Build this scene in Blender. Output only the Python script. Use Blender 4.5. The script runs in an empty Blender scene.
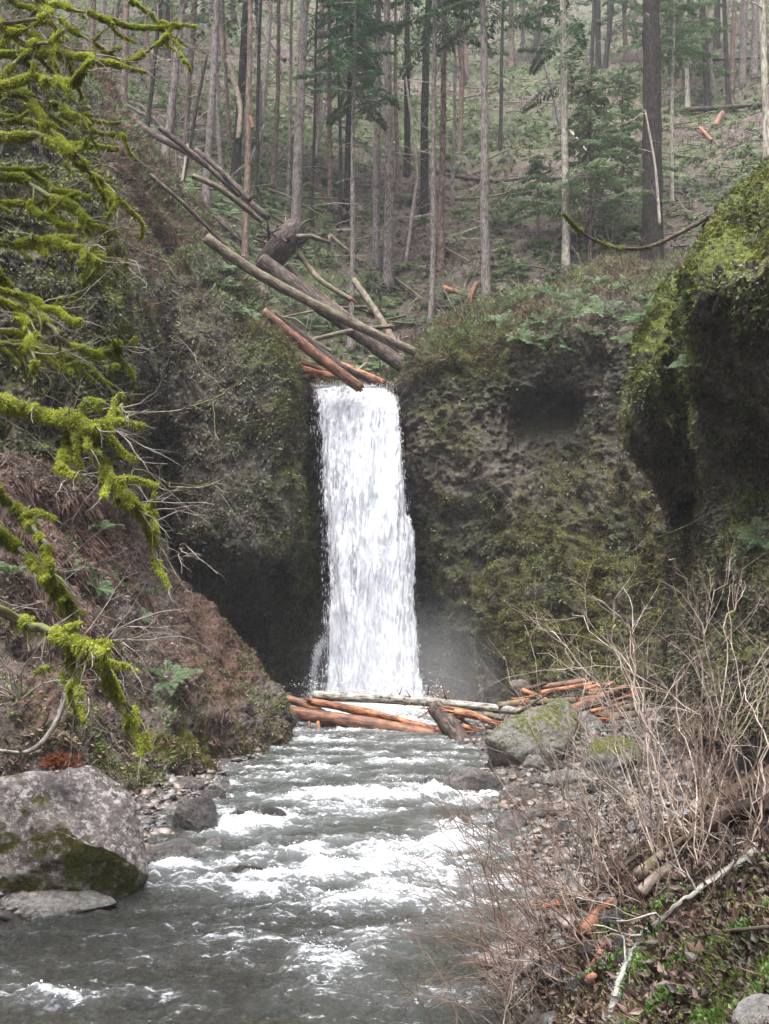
import bpy, math, random
import numpy as np
from mathutils import Vector, Matrix
from mathutils.bvhtree import BVHTree

R = np.random.RandomState(7)
random.seed(7)
C = bpy.context.scene.collection
F = 1098.0
PITCH = math.atan(128 / F)
CAM = np.array([0.0, 0.0, 3.0])
cp, sp_ = math.cos(PITCH), math.sin(PITCH)


def ray(px, py):
    x = (px - 384.5) / F
    u = (512 - py) / F
    d = np.array([x, cp - u * sp_, sp_ + u * cp])
    return d / d[1]


def at(px, py, Y):
    return CAM + ray(px, py) * Y


# ---------------------------------------------------------------- noise
_perm = np.random.RandomState(3).permutation(256)
_perm = np.concatenate([_perm, _perm, _perm])
_g = np.random.RandomState(5).normal(size=(256, 3))
_g /= np.linalg.norm(_g, axis=1)[:, None]


def noise(p):
    p = np.asarray(p, dtype=np.float64)
    i = np.floor(p).astype(np.int64)
    f = p - i
    i &= 255
    w = f * f * f * (f * (f * 6 - 15) + 10)
    out = 0
    for dx in (0, 1):
        for dy in (0, 1):
            for dz in (0, 1):
                h = _perm[_perm[_perm[(i[:, 0] + dx) & 255] + ((i[:, 1] + dy) & 255)] + ((i[:, 2] + dz) & 255)]
                g = _g[h]
                d = g[:, 0] * (f[:, 0] - dx) + g[:, 1] * (f[:, 1] - dy) + g[:, 2] * (f[:, 2] - dz)
                ww = (w[:, 0] if dx else 1 - w[:, 0]) * (w[:, 1] if dy else 1 - w[:, 1]) * (w[:, 2] if dz else 1 - w[:, 2])
                out = out + ww * d
    return out * 1.6


def fbm(p, o=4, gain=.5, lac=2.03):
    a, s, out = 1.0, 0.0, 0
    p = np.asarray(p, dtype=np.float64)
    for k in range(o):
        out = out + a * noise(p + 17.3 * k)
        s += a
        a *= gain
        p = p * lac
    return out / s * 1.3


def ridge(p, o=4, gain=.5):
    a, s, out = 1.0, 0.0, 0
    p = np.asarray(p, dtype=np.float64)
    for k in range(o):
        out = out + a * (1 - 2 * np.abs(noise(p + 31.7 * k)))
        s += a
        a *= gain
        p = p * 2.1
    return out / s


def sm(a, b, x):
    t = np.clip((np.asarray(x, float) - a) / (b - a), 0, 1)
    return t * t * (3 - 2 * t)


# ---------------------------------------------------------------- objects
def mesh_obj(name, V, Fc, mat, parent=None, smooth=True, attrs=None, vecs=None):
    """V n x 3, Fc m x k array (k=3 or 4) or list of such arrays"""
    V = np.asarray(V, dtype=np.float32)
    if not isinstance(Fc, (list, tuple)):
        Fc = [Fc]
    Fc = [np.asarray(f, dtype=np.int32) for f in Fc if len(f)]
    me = bpy.data.meshes.new(name)
    nl = sum(f.size for f in Fc)
    nf = sum(len(f) for f in Fc)
    me.vertices.add(len(V))
    me.vertices.foreach_set('co', V.ravel())
    me.loops.add(nl)
    me.loops.foreach_set('vertex_index', np.concatenate([f.ravel() for f in Fc]))
    me.polygons.add(nf)
    cnt = np.concatenate([np.full(len(f), f.shape[1], dtype=np.int32) for f in Fc])
    st = np.concatenate([[0], np.cumsum(cnt)[:-1]]).astype(np.int32)
    me.polygons.foreach_set('loop_start', st)
    me.polygons.foreach_set('loop_total', cnt)
    me.polygons.foreach_set('use_smooth', np.full(nf, bool(smooth)))
    for k, a in (attrs or {}).items():
        at_ = me.attributes.new(k, 'FLOAT', 'POINT')
        at_.data.foreach_set('value', np.asarray(a, dtype=np.float32))
    for k, a in (vecs or {}).items():
        at_ = me.attributes.new(k, 'FLOAT_VECTOR', 'POINT')
        at_.data.foreach_set('vector', np.asarray(a, dtype=np.float32).ravel())
    me.update(calc_edges=True)
    me.validate()
    if mat is not None:
        me.materials.append(mat)
    o = bpy.data.objects.new(name, me)
    C.objects.link(o)
    if parent is not None:
        o.parent = parent
        if parent.type == 'EMPTY':
            o.matrix_parent_inverse = Matrix.Translation(-Vector(parent.location))
    return o


def tag(o, label=None, cat=None, group=None, kind=None):
    if label: o['label'] = label
    if cat: o['category'] = cat
    if group: o['group'] = group
    if kind: o['kind'] = kind
    return o


def empty(name, loc, label=None, cat=None, group=None):
    o = bpy.data.objects.new(name, None)
    o.empty_display_size = .2
    C.objects.link(o)
    o.location = [float(v) for v in loc]
    return tag(o, label, cat, group)


# ---------------------------------------------------------------- grids
def catmull(P, n):
    """P: k x ... control; returns n samples uniformly in parameter along axis 0"""
    k = len(P)
    t = np.linspace(0, k - 1, n)
    i = np.clip(np.floor(t).astype(int), 0, k - 2)
    f = (t - i).reshape((-1,) + (1,) * (P.ndim - 1))
    p1, p2 = P[i], P[i + 1]
    p0 = P[np.clip(i - 1, 0, k - 1)]
    p3 = P[np.clip(i + 2, 0, k - 1)]
    m1, m2 = (p2 - p0) * .42, (p3 - p1) * .42
    f2, f3 = f * f, f * f * f
    return (2 * f3 - 3 * f2 + 1) * p1 + (f3 - 2 * f2 + f) * m1 + (-2 * f3 + 3 * f2) * p2 + (f3 - f2) * m2


def grid_faces(nu, nv, flip=False):
    a = (np.arange(nu - 1)[:, None] * nv + np.arange(nv - 1)[None, :]).ravel()
    q = np.stack([a, a + nv, a + nv + 1, a + 1], 1)
    return q[:, ::-1] if flip else q


def grid_normals(G):
    du = np.gradient(G, axis=0)
    dv = np.gradient(G, axis=1)
    n = np.cross(du, dv)
    return n / (np.linalg.norm(n, axis=2)[..., None] + 1e-9)


def make_sheet(cols, nu, nv):
    P = np.array([[at(*c) for c in col] for col in cols])
    G = catmull(P, nu)
    G = np.swapaxes(catmull(np.swapaxes(G, 0, 1), nv), 0, 1)
    return G


def tri(G):
    nu, nv = G.shape[:2]
    return BVHTree.FromPolygons([tuple(v) for v in G.reshape(-1, 3)], [tuple(int(x) for x in f) for f in grid_faces(nu, nv)])


# ---------------------------------------------------------------- leaves (small rhombic blades)
def leaves(pos, d, nrm, L, W, fold=.15):
    """returns V (4n), F (n quads)"""
    n = len(pos)
    L = np.broadcast_to(np.asarray(L, float), (n,))[:, None]
    W = np.broadcast_to(np.asarray(W, float), (n,))[:, None]
    d = d / (np.linalg.norm(d, axis=1)[:, None] + 1e-9)
    s = np.cross(d, nrm)
    s /= (np.linalg.norm(s, axis=1)[:, None] + 1e-9)
    up = np.cross(s, d)
    mid = pos + d * L * .45 + up * (fold * W)
    V = np.stack([pos, mid + s * W * .5, pos + d * L, mid - s * W * .5], 1).reshape(-1, 3)
    Fq = np.arange(4 * n).reshape(n, 4)
    return V, Fq


class LB:
    """leaf buffer"""
    def __init__(s): s.V, s.T, s.n = [], [], 0

    def add(s, pos, d, nrm, L, W, tint, fold=.15):
        if len(pos) == 0: return
        V, _ = leaves(pos, d, nrm, L, W, fold)
        s.V.append(V)
        s.T.append(np.repeat(np.broadcast_to(tint, (len(pos),)), 4))
        s.n += len(pos)

    def build(s, name, mat, parent=None):
        V = np.concatenate(s.V)
        return mesh_obj(name, V, np.arange(len(V)).reshape(-1, 4), mat, parent, smooth=False, attrs={'tint': np.concatenate(s.T)})


def rdir(n):
    v = R.normal(size=(n, 3))
    return v / np.linalg.norm(v, axis=1)[:, None]


def sample_grid(G, N, n, w=None):
    """n random points on grid surface, area weighted times weight field w (nu x nv); returns pos, normal, index uv"""
    a = np.linalg.norm(np.cross(G[1:, :-1] - G[:-1, :-1], G[:-1, 1:] - G[:-1, :-1]), axis=2)
    if w is not None: a = a * np.clip(w[:-1, :-1], 0, None)
    a = a.ravel(); a = a / a.sum()
    idx = R.choice(len(a), n, p=a)
    iu, iv = idx // (G.shape[1] - 1), idx % (G.shape[1] - 1)
    fu, fv = R.rand(n, 1), R.rand(n, 1)
    p = (G[iu, iv] * (1 - fu) * (1 - fv) + G[iu + 1, iv] * fu * (1 - fv) + G[iu, iv + 1] * (1 - fu) * fv + G[iu + 1, iv + 1] * fu * fv)
    return p, N[iu, iv], (iu, iv)


# ---------------------------------------------------------------- tubes
class TB:
    """tube buffer: many tapered polylines in one mesh"""
    def __init__(s): s.V, s.F, s.TC, s.E, s.n, s.X = [], [], [], [], 0, []

    def tube(s, P, r, k=6, rough=0.0, nf=3.0, cap=True, end=0.0, jag=0.0, tint=0.0):
        P = np.asarray(P, float)
        n = len(P)
        r = np.broadcast_to(np.asarray(r, float), (n,))
        T = np.gradient(P, axis=0)
        T /= (np.linalg.norm(T, axis=1)[:, None] + 1e-9)
        ref = np.array([0, 0, 1.0]) if abs(T[0][2]) < .8 else np.array([1.0, 0, 0])
        U = np.cross(T, ref); U /= (np.linalg.norm(U, axis=1)[:, None] + 1e-9)
        W = np.cross(T, U)
        th = np.arange(k) / k * 2 * math.pi
        c, sn = np.cos(th), np.sin(th)
        ring = U[:, None] * c[None, :, None] + W[:, None] * sn[None, :, None]
        Ls = np.concatenate([[0], np.cumsum(np.linalg.norm(np.diff(P, axis=0), axis=1))])
        V = P[:, None] + ring * r[:, None, None]
        if rough:
            q = V.reshape(-1, 3)
            f = fbm(np.stack([np.tile(c, n) * nf * .7, np.tile(sn, n) * nf * .7, np.repeat(Ls, k) * nf * .5], 1) + P[0] * 3.1, 4)
            V = V + ring * (f.reshape(n, k, 1) * rough)
        if jag:
            j = R.rand(k)[:, None] * jag
            V[-1] += T[-1] * j
            V[-2] += T[-1] * j * .4
        tc = np.stack([np.tile(c, n) * .5 * r.repeat(k), np.tile(sn, n) * .5 * r.repeat(k), np.repeat(Ls, k) * .12], 1) + s.n * .0137
        b = sum(len(v) for v in s.V)
        a = (np.arange(n - 1)[:, None] * k + np.arange(k)[None]).ravel()
        a2 = (np.arange(n - 1)[:, None] * k + (np.arange(k) + 1)[None] % k).ravel()
        Fq = np.stack([a, a2, a2 + k, a + k], 1) + b
        V = V.reshape(-1, 3)
        e = np.repeat(np.clip((Ls / Ls[-1]), 0, 1), k)
        if cap:
            V = np.concatenate([V, [P[0] - T[0] * .001], [P[-1] + T[-1] * .001]])
            tc = np.concatenate([tc, tc[:1], tc[-1:]])
            e = np.concatenate([e, [0], [1]])
            i0, i1 = b + n * k, b + n * k + 1
            kk = np.arange(k); k2 = (kk + 1) % k
            q0 = np.stack([np.full(k, i0), b + k2, b + kk], 1)
            q1 = np.stack([np.full(k, i1), b + (n - 1) * k + kk, b + (n - 1) * k + k2], 1)
            s.X.append(np.concatenate([q0, q1]))
        s.V.append(V); s.F.append(Fq); s.TC.append(tc); s.E.append(e if not tint else np.full(len(V), tint)); s.n += 1

    def build(s, name, mat, parent=None, smooth=True):
        fc = [np.concatenate(s.F)]
        if s.X: fc.append(np.concatenate(s.X))
        return mesh_obj(name, np.concatenate(s.V), fc, mat, parent, smooth, attrs={'tint': np.concatenate(s.E)}, vecs={'tc': np.concatenate(s.TC)})


def smooth_path(P, n):
    return catmull(np.asarray(P, float), n)


def wander(p0, d, L, n, jit=.15, grav=0.0, up=0.0):
    """random walk polyline"""
    P = [np.array(p0, float)]
    d = np.array(d, float); d /= np.linalg.norm(d)
    for i in range(n - 1):
        d = d + R.normal(size=3) * jit + np.array([0, 0, up - grav])
        d /= np.linalg.norm(d)
        P.append(P[-1] + d * L / (n - 1))
    return np.array(P)
SKY, SUN, EXPO, HAZE, MIST = .12, 1.5, 2.4, .0006, .095
# ================================================================ materials
class NB:
    def __init__(s, name):
        s.m = bpy.data.materials.new(name); s.m.use_nodes = True
        s.t = s.m.node_tree; s.t.nodes.clear()
        s.out = s.n('ShaderNodeOutputMaterial')

    def n(s, ty, **kw):
        o = s.t.nodes.new(ty)
        for k, v in kw.items(): setattr(o, k, v)
        return o

    def l(s, a, b): s.t.links.new(a, b)

    def put(s, sock, v):
        if hasattr(v, 'links') or isinstance(v, bpy.types.NodeSocket): s.l(v, sock)
        else: sock.default_value = v

    def pos(s): return s.n('ShaderNodeNewGeometry').outputs['Position']

    def attr(s, name, vec=False):
        o = s.n('ShaderNodeAttribute', attribute_name=name)
        return o.outputs['Vector'] if vec else o.outputs['Fac']

    def noise(s, v, scale, detail=6, rough=.6, dist=0):
        o = s.n('ShaderNodeTexNoise')
        s.l(v, o.inputs['Vector']); o.inputs['Scale'].default_value = scale
        o.inputs['Detail'].default_value = detail; o.inputs['Roughness'].default_value = rough
        o.inputs['Distortion'].default_value = dist
        return o.outputs['Fac']

    def voro(s, v, scale, feat='F1', out='Distance'):
        o = s.n('ShaderNodeTexVoronoi', feature=feat)
        s.l(v, o.inputs['Vector']); o.inputs['Scale'].default_value = scale
        return o.outputs[out]

    def vmul(s, v, k):
        o = s.n('ShaderNodeVectorMath', operation='MULTIPLY'); s.l(v, o.inputs[0]); o.inputs[1].default_value = k
        return o.outputs[0]

    def ramp(s, f, stops, interp='LINEAR'):
        o = s.n('ShaderNodeValToRGB'); s.put(o.inputs[0], f); e = o.color_ramp
        e.interpolation = interp
        while len(e.elements) < len(stops): e.elements.new(.5)
        for i, (p, c) in enumerate(stops):
            e.elements[i].position = p
            e.elements[i].color = (c[0], c[1], c[2], 1) if not isinstance(c, (int, float)) else (c, c, c, 1)
        return o.outputs[0]

    def mix(s, f, a, b, mode='MIX'):
        o = s.n('ShaderNodeMix', data_type='RGBA', blend_type=mode)
        s.put(o.inputs[0], f)
        for k, v in ((6, a), (7, b)):
            if isinstance(v, tuple): v = (v[0], v[1], v[2], 1)
            s.put(o.inputs[k], v)
        return o.outputs[2]

    def math(s, op, a, b=0.0, c=None):
        o = s.n('ShaderNodeMath', operation=op)
        s.put(o.inputs[0], a); s.put(o.inputs[1], b)
        if c is not None: s.put(o.inputs[2], c)
        return o.outputs[0]

    def bump(s, h, st=.5, dist=.05):
        o = s.n('ShaderNodeBump'); s.l(h, o.inputs['Height'])
        o.inputs['Strength'].default_value = st; o.inputs['Distance'].default_value = dist
        return o.outputs[0]

    def bsdf(s, col, rough=.8, nrm=None, spec=.3, **kw):
        o = s.n('ShaderNodeBsdfPrincipled')
        s.put(o.inputs['Base Color'], col if not isinstance(col, tuple) else (*col, 1))
        s.put(o.inputs['Roughness'], rough)
        s.put(o.inputs['Specular IOR Level'], spec)
        if nrm is not None: s.l(nrm, o.inputs['Normal'])
        for k, v in kw.items(): s.put(o.inputs[k.replace('_', ' ')], v)
        return o.outputs[0]

    def done(s, sh):
        s.l(sh, s.out.inputs['Surface']); return s.m


def leaf_mat(name, stops, rough=.6, transl=.25, spec=.25, var=2.0):
    b = NB(name)
    t = b.attr('tint')
    n = b.noise(b.pos(), var, 3)
    f = b.math('ADD', b.math('MULTIPLY', t, .7), b.math('MULTIPLY', b.math('SUBTRACT', n, .35), .9))
    c = b.ramp(f, stops)
    s = b.bsdf(c, rough, None, spec)
    if transl:
        tr = b.n('ShaderNodeBsdfTranslucent'); b.l(c, tr.inputs[0])
        mx = b.n('ShaderNodeMixShader'); mx.inputs[0].default_value = transl
        b.l(s, mx.inputs[1]); b.l(tr.outputs[0], mx.inputs[2]); s = mx.outputs[0]
    return b.done(s)


def wood_mat(name, stops, scale=30, bump=.6, lichen=None, lich=(.62, .7), moss=None, rough=.85, plates=0, spec=.2):
    b = NB(name)
    tc = b.attr('tc', True)
    st = b.vmul(tc, (1, 1, 1))
    n1 = b.noise(st, scale, 8, .65, .3)
    n2 = b.noise(b.pos(), 3.0, 4)
    f = b.math('ADD', b.math('MULTIPLY', n1, 1.5), b.math('ADD', b.math('MULTIPLY', n2, .5), -.5))
    c = b.ramp(f, stops)
    h = n1
    if plates:
        v = b.voro(b.vmul(tc, (1, 1, 1.6)), plates, 'DISTANCE_TO_EDGE')
        e = b.ramp(v, [(0, .25), (.12, 1)])
        c = b.mix(.6, c, e, 'MULTIPLY')
        h = b.math('ADD', h, b.math('MULTIPLY', e, .6))
    if lichen:
        ln = b.noise(b.pos(), 11, 6, .7)
        m = b.ramp(ln, [(lich[0], 0.0), (lich[1], 1.0)])
        c = b.mix(m, c, lichen)
    if moss:
        ln = b.noise(b.pos(), 2.2, 6, .7)
        g = b.n('ShaderNodeNewGeometry'); sx = b.n('ShaderNodeSeparateXYZ'); b.l(g.outputs['Normal'], sx.inputs[0])
        m = b.math('MULTIPLY', b.ramp(ln, [(.45, 0.0), (.6, 1.0)]), b.ramp(sx.outputs[2], [(.1, 0.15), (.7, 1.0)]))
        c = b.mix(m, c, moss)
    return b.done(b.bsdf(c, rough, b.bump(h, bump, .02), spec))


def rock_mat(name, rock, moss=(.05, .054, .017), soil=(.10, .062, .045), wet=False, sc=1.0, speck=(.22, .22, .20), specamt=.66):
    """attributes moss, soil, lichen weight the layers"""
    b = NB(name)
    p = b.pos()
    n1 = b.noise(p, 1.3 * sc, 9, .68, .4)
    n2 = b.noise(p, 9 * sc, 7, .7)
    vo = b.voro(p, 3.2 * sc, 'F1')
    c = b.ramp(b.math('ADD', b.math('MULTIPLY', n1, .9), b.math('ADD', b.math('MULTIPLY', n2, 1.0), -.43)), rock)
    # soil
    sf = b.math('ADD', b.attr('soil'), b.math('MULTIPLY', b.math('SUBTRACT', n2, .5), 1.2))
    sc1 = b.ramp(n2, [(.3, tuple(x * .45 for x in soil)), (.55, soil), (.75, tuple(min(1, x * 1.7) for x in soil))])
    c = b.mix(b.ramp(sf, [(.35, 0.0), (.6, 1.0)]), c, sc1)
    # lichen specks
    ln = b.noise(p, 6 * sc, 8, .78)
    lf = b.math('ADD', ln, b.math('MULTIPLY', b.attr('lichen'), .22))
    c = b.mix(b.ramp(lf, [(specamt, 0.0), (specamt + .06, .85)]), c, speck)
    # moss
    mn = b.noise(p, 2.4 * sc, 8, .72, .3)
    mf = b.math('ADD', b.attr('moss'), b.math('MULTIPLY', b.math('SUBTRACT', mn, .5), 1.6))
    mc = b.ramp(b.noise(p, 14 * sc, 5, .7), [(.3, tuple(x * .35 for x in moss)), (.52, moss), (.72, (moss[0] * 2.1, moss[1] * 1.9, moss[2] * 1.5))])
    c = b.mix(b.ramp(mf, [(.4, 0.0), (.58, 1.0)]), c, mc)
    h = b.math('ADD', b.math('MULTIPLY', n2, 1.2), b.math('ADD', b.math('MULTIPLY', b.noise(p, 30 * sc, 5, .7), .4), b.math('MULTIPLY', b.voro(p, 4.5 * sc), .6)))
    return b.done(b.bsdf(c, .42 if wet else .85, b.bump(h, .9, .12), .5 if wet else .25))


M = {}
M['cliff'] = rock_mat('cliff_rock', [(.25, (.015, .013, .011)), (.48, (.052, .045, .036)), (.66, (.115, .101, .082)), (.85, (.2, .182, .155))], specamt=.70)
M['outcrop'] = rock_mat('outcrop_rock', [(.3, (.015, .013, .011)), (.5, (.06, .052, .043)), (.65, (.14, .125, .10)), (.8, (.25, .22, .18))], moss=(.095, .115, .022), specamt=.74)
M['mound'] = rock_mat('bank_soil', [(.25, (.018, .014, .012)), (.5, (.07, .057, .05)), (.68, (.13, .11, .10)), (.85, (.22, .195, .18))], moss=(.075, .085, .018), soil=(.12, .072, .054), specamt=.72)
M['hill'] = rock_mat('forest_floor', [(.3, (.022, .018, .015)), (.5, (.072, .058, .047)), (.65, (.12, .10, .082)), (.8, (.22, .19, .165))], moss=(.055, .078, .028), soil=(.10, .07, .055), specamt=.9)
M['ground'] = rock_mat('streambed_ground', [(.3, (.03, .026, .022)), (.5, (.11, .095, .08)), (.65, (.18, .17, .16)), (.8, (.3, .29, .28))], soil=(.13, .085, .06), wet=False, sc=3, specamt=.9)
M['boulder'] = rock_mat('pale_boulder', [(.2, (.03, .025, .022)), (.4, (.10, .083, .075)), (.58, (.19, .165, .155)), (.8, (.30, .275, .265))], moss=(.075, .08, .015), sc=1.6, specamt=.66, speck=(.48, .46, .45))
M['boulder_grey'] = rock_mat('grey_boulder', [(.3, (.05, .05, .045)), (.45, (.13, .125, .115)), (.6, (.24, .235, .22)), (.8, (.36, .35, .33))], moss=(.10, .115, .025), sc=2)
M['rock_dark'] = rock_mat('wet_dark_rock', [(.3, (.012, .011, .01)), (.5, (.035, .032, .03)), (.65, (.08, .075, .07)), (.85, (.16, .15, .15))], wet=True, sc=2, specamt=.78)
M['rock_mid'] = rock_mat('river_rock', [(.3, (.04, .036, .033)), (.5, (.11, .10, .095)), (.65, (.19, .175, .17)), (.85, (.32, .3, .3))], wet=True, sc=2, specamt=.74)

M['bed'] = rock_mat('submerged_stone', [(.25, (.08, .065, .05)), (.5, (.24, .19, .14)), (.7, (.36, .3, .23)), (.85, (.5, .44, .37))], sc=2)
M['bark_grey'] = wood_mat('grey_bark', [(.3, (.05, .04, .035)), (.5, (.16, .135, .125)), (.7, (.27, .24, .225))], 38, .9, lichen=(.3, .31, .27), lich=(.6, .72), plates=55)
M['bark_dark'] = wood_mat('dark_bark', [(.3, (.006, .005, .005)), (.5, (.02, .016, .014)), (.7, (.05, .04, .036))], 30, 1.0, plates=34)
M['bark_pale'] = wood_mat('pale_bark', [(.3, (.12, .11, .09)), (.5, (.27, .25, .21)), (.7, (.42, .4, .35))], 38, .7, moss=(.12, .14, .05))
M['bark_brown'] = wood_mat('brown_bark', [(.3, (.035, .023, .018)), (.5, (.11, .075, .06)), (.7, (.2, .15, .125))], 36, .9, lichen=(.22, .23, .17), lich=(.64, .75))
M['log_grey'] = wood_mat('weathered_log', [(.25, (.03, .022, .018)), (.5, (.11, .084, .068)), (.75, (.22, .185, .155))], 30, .8, moss=(.09, .09, .04))
M['log_dark'] = wood_mat('wet_log_bark', [(.3, (.012, .009, .008)), (.5, (.045, .033, .028)), (.7, (.11, .085, .075))], 30, .9)
M['log_red'] = wood_mat('stripped_log', [(.2, (.018, .012, .010)), (.4, (.065, .036, .026)), (.55, (.15, .064, .034)), (.72, (.23, .11, .058)), (.92, (.24, .19, .155))], 26, .9, rough=.6, spec=.35)
M['log_orange'] = wood_mat('fresh_split_wood', [(.2, (.022, .014, .011)), (.38, (.09, .042, .027)), (.53, (.25, .10, .048)), (.72, (.38, .19, .10)), (.92, (.34, .26, .19))], 34, 1.0, rough=.65)
M['log_lichen'] = wood_mat('lichen_bark', [(.3, (.05, .045, .04)), (.5, (.2, .19, .165)), (.7, (.36, .36, .32))], 36, .8, lichen=(.3, .32, .28), lich=(.58, .7))
M['snag'] = wood_mat('bleached_wood', [(.3, (.14, .12, .10)), (.5, (.27, .235, .205)), (.7, (.38, .34, .3))], 34, .5)
M['twig_pale'] = wood_mat('pale_cane', [(.3, (.13, .10, .08)), (.5, (.27, .22, .18)), (.7, (.46, .40, .34))], 50, .3)
M['twig_red'] = wood_mat('reddish_twig', [(.3, (.05, .033, .025)), (.5, (.13, .09, .07)), (.7, (.26, .195, .155))], 50, .3)
M['twig_hill'] = wood_mat('bare_twig', [(.3, (.1, .085, .075)), (.5, (.2, .175, .155)), (.7, (.32, .3, .27))], 50, .3)
M['limb'] = wood_mat('mossy_limb_bark', [(.3, (.03, .025, .018)), (.5, (.09, .08, .055)), (.7, (.16, .17, .09))], 40, .6, moss=(.12, .15, .02))

M['moss_bright'] = leaf_mat('bright_moss', [(0, (.03, .038, .008)), (.4, (.18, .21, .03)), (.75, (.40, .45, .07)), (1, (.56, .60, .14))], .8, .3, .1, 3)
M['moss_dull'] = leaf_mat('dull_moss', [(0, (.02, .018, .008)), (.4, (.078, .076, .02)), (.75, (.15, .15, .038)), (1, (.23, .225, .07))], .8, .2, .1, 1.2)
M['moss_yellow'] = leaf_mat('yellow_moss', [(0, (.018, .02, .009)), (.4, (.085, .098, .022)), (.75, (.18, .205, .045)), (1, (.30, .33, .10))], .8, .25, .1, 1.2)
M['cliff_leaf'] = leaf_mat('cliff_leaf', [(0, (.012, .014, .009)), (.35, (.045, .055, .022)), (.7, (.11, .13, .05)), (1, (.27, .27, .17))], .6, .2, .3, 1.0)
M['grey_leaf'] = leaf_mat('grey_cliff_leaf', [(0, (.02, .019, .014)), (.4, (.06, .06, .042)), (.7, (.13, .13, .092)), (1, (.27, .26, .2))], .6, .2, .3, 1.0)
M['duff'] = leaf_mat('dead_leaf', [(0, (.022, .015, .012)), (.35, (.085, .055, .042)), (.65, (.16, .11, .085)), (1, (.36, .29, .24))], .6, .2, .3, 2)
M['hill_leaf'] = leaf_mat('undergrowth_leaf', [(0, (.03, .032, .018)), (.35, (.08, .115, .04)), (.65, (.13, .20, .075)), (1, (.27, .35, .17))], .6, .3, .3, .35)
M['fern'] = leaf_mat('fern_green', [(0, (.025, .045, .016)), (.4, (.055, .105, .034)), (.75, (.09, .165, .055)), (1, (.16, .22, .09))], .5, .3, .4, 1)
M['dead_fern'] = leaf_mat('dead_fern_rust', [(0, (.035, .02, .016)), (.5, (.105, .062, .048)), (1, (.22, .15, .12))], .7, .3, .2, 1)
M['needle'] = leaf_mat('needle_green', [(0, (.02, .05, .022)), (.4, (.045, .105, .045)), (.75, (.075, .16, .07)), (1, (.12, .2, .09))], .5, .25, .3, .6)
M['needle_pale'] = leaf_mat('pale_needle', [(0, (.07, .11, .055)), (.5, (.16, .23, .12)), (1, (.26, .33, .18))], .5, .3, .3, .6)
M['grass'] = leaf_mat('grass_blade', [(0, (.05, .06, .02)), (.35, (.10, .135, .03)), (.65, (.17, .20, .06)), (1, (.36, .31, .18))], .5, .35, .3, 5)
M['herb'] = leaf_mat('herb_leaf', [(0, (.03, .06, .015)), (.5, (.08, .15, .03)), (1, (.17, .25, .06))], .45, .35, .4, 5)
M['duff_dark'] = leaf_mat('wet_dark_litter', [(0, (.008, .006, .005)), (.4, (.03, .02, .016)), (.68, (.09, .052, .038)), (1, (.26, .19, .145))], .5, .1, .4, 3)
M['redduff'] = leaf_mat('rust_needles', [(0, (.05, .014, .008)), (.5, (.14, .04, .018)), (1, (.25, .085, .04))], .7, .2, .2, 5)


def foam_mat():
    b = NB('fall_water')
    p = b.pos()
    tc = b.vmul(p, (1.0, 1.0, .13))
    n = b.noise(tc, 4.5, 8, .7, .4)
    n2 = b.noise(b.vmul(p, (1, 1, .22)), 13, 6, .7, .2)
    f = b.math('ADD', b.math('MULTIPLY', n, .6), b.math('MULTIPLY', n2, .5))
    c = b.ramp(f, [(.33, (.30, .33, .38)), (.48, (.56, .59, .65)), (.64, (.80, .82, .86))])
    s = b.bsdf(c, .45, b.bump(f, .4, .08), .4)
    tr = b.n('ShaderNodeBsdfTransparent')
    tl = b.n('ShaderNodeBsdfTranslucent'); b.l(c, tl.inputs[0])
    m0 = b.n('ShaderNodeMixShader'); m0.inputs[0].default_value = .25
    b.l(s, m0.inputs[1]); b.l(tl.outputs[0], m0.inputs[2])
    a = b.math('ADD', b.attr('thick'), b.math('MULTIPLY', b.math('SUBTRACT', f, .5), 2.2))
    mx = b.n('ShaderNodeMixShader'); b.l(b.ramp(a, [(.3, 0.0), (.55, 1.0)]), mx.inputs[0])
    b.l(tr.outputs[0], mx.inputs[1]); b.l(m0.outputs[0], mx.inputs[2])
    return b.done(mx.outputs[0])


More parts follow.
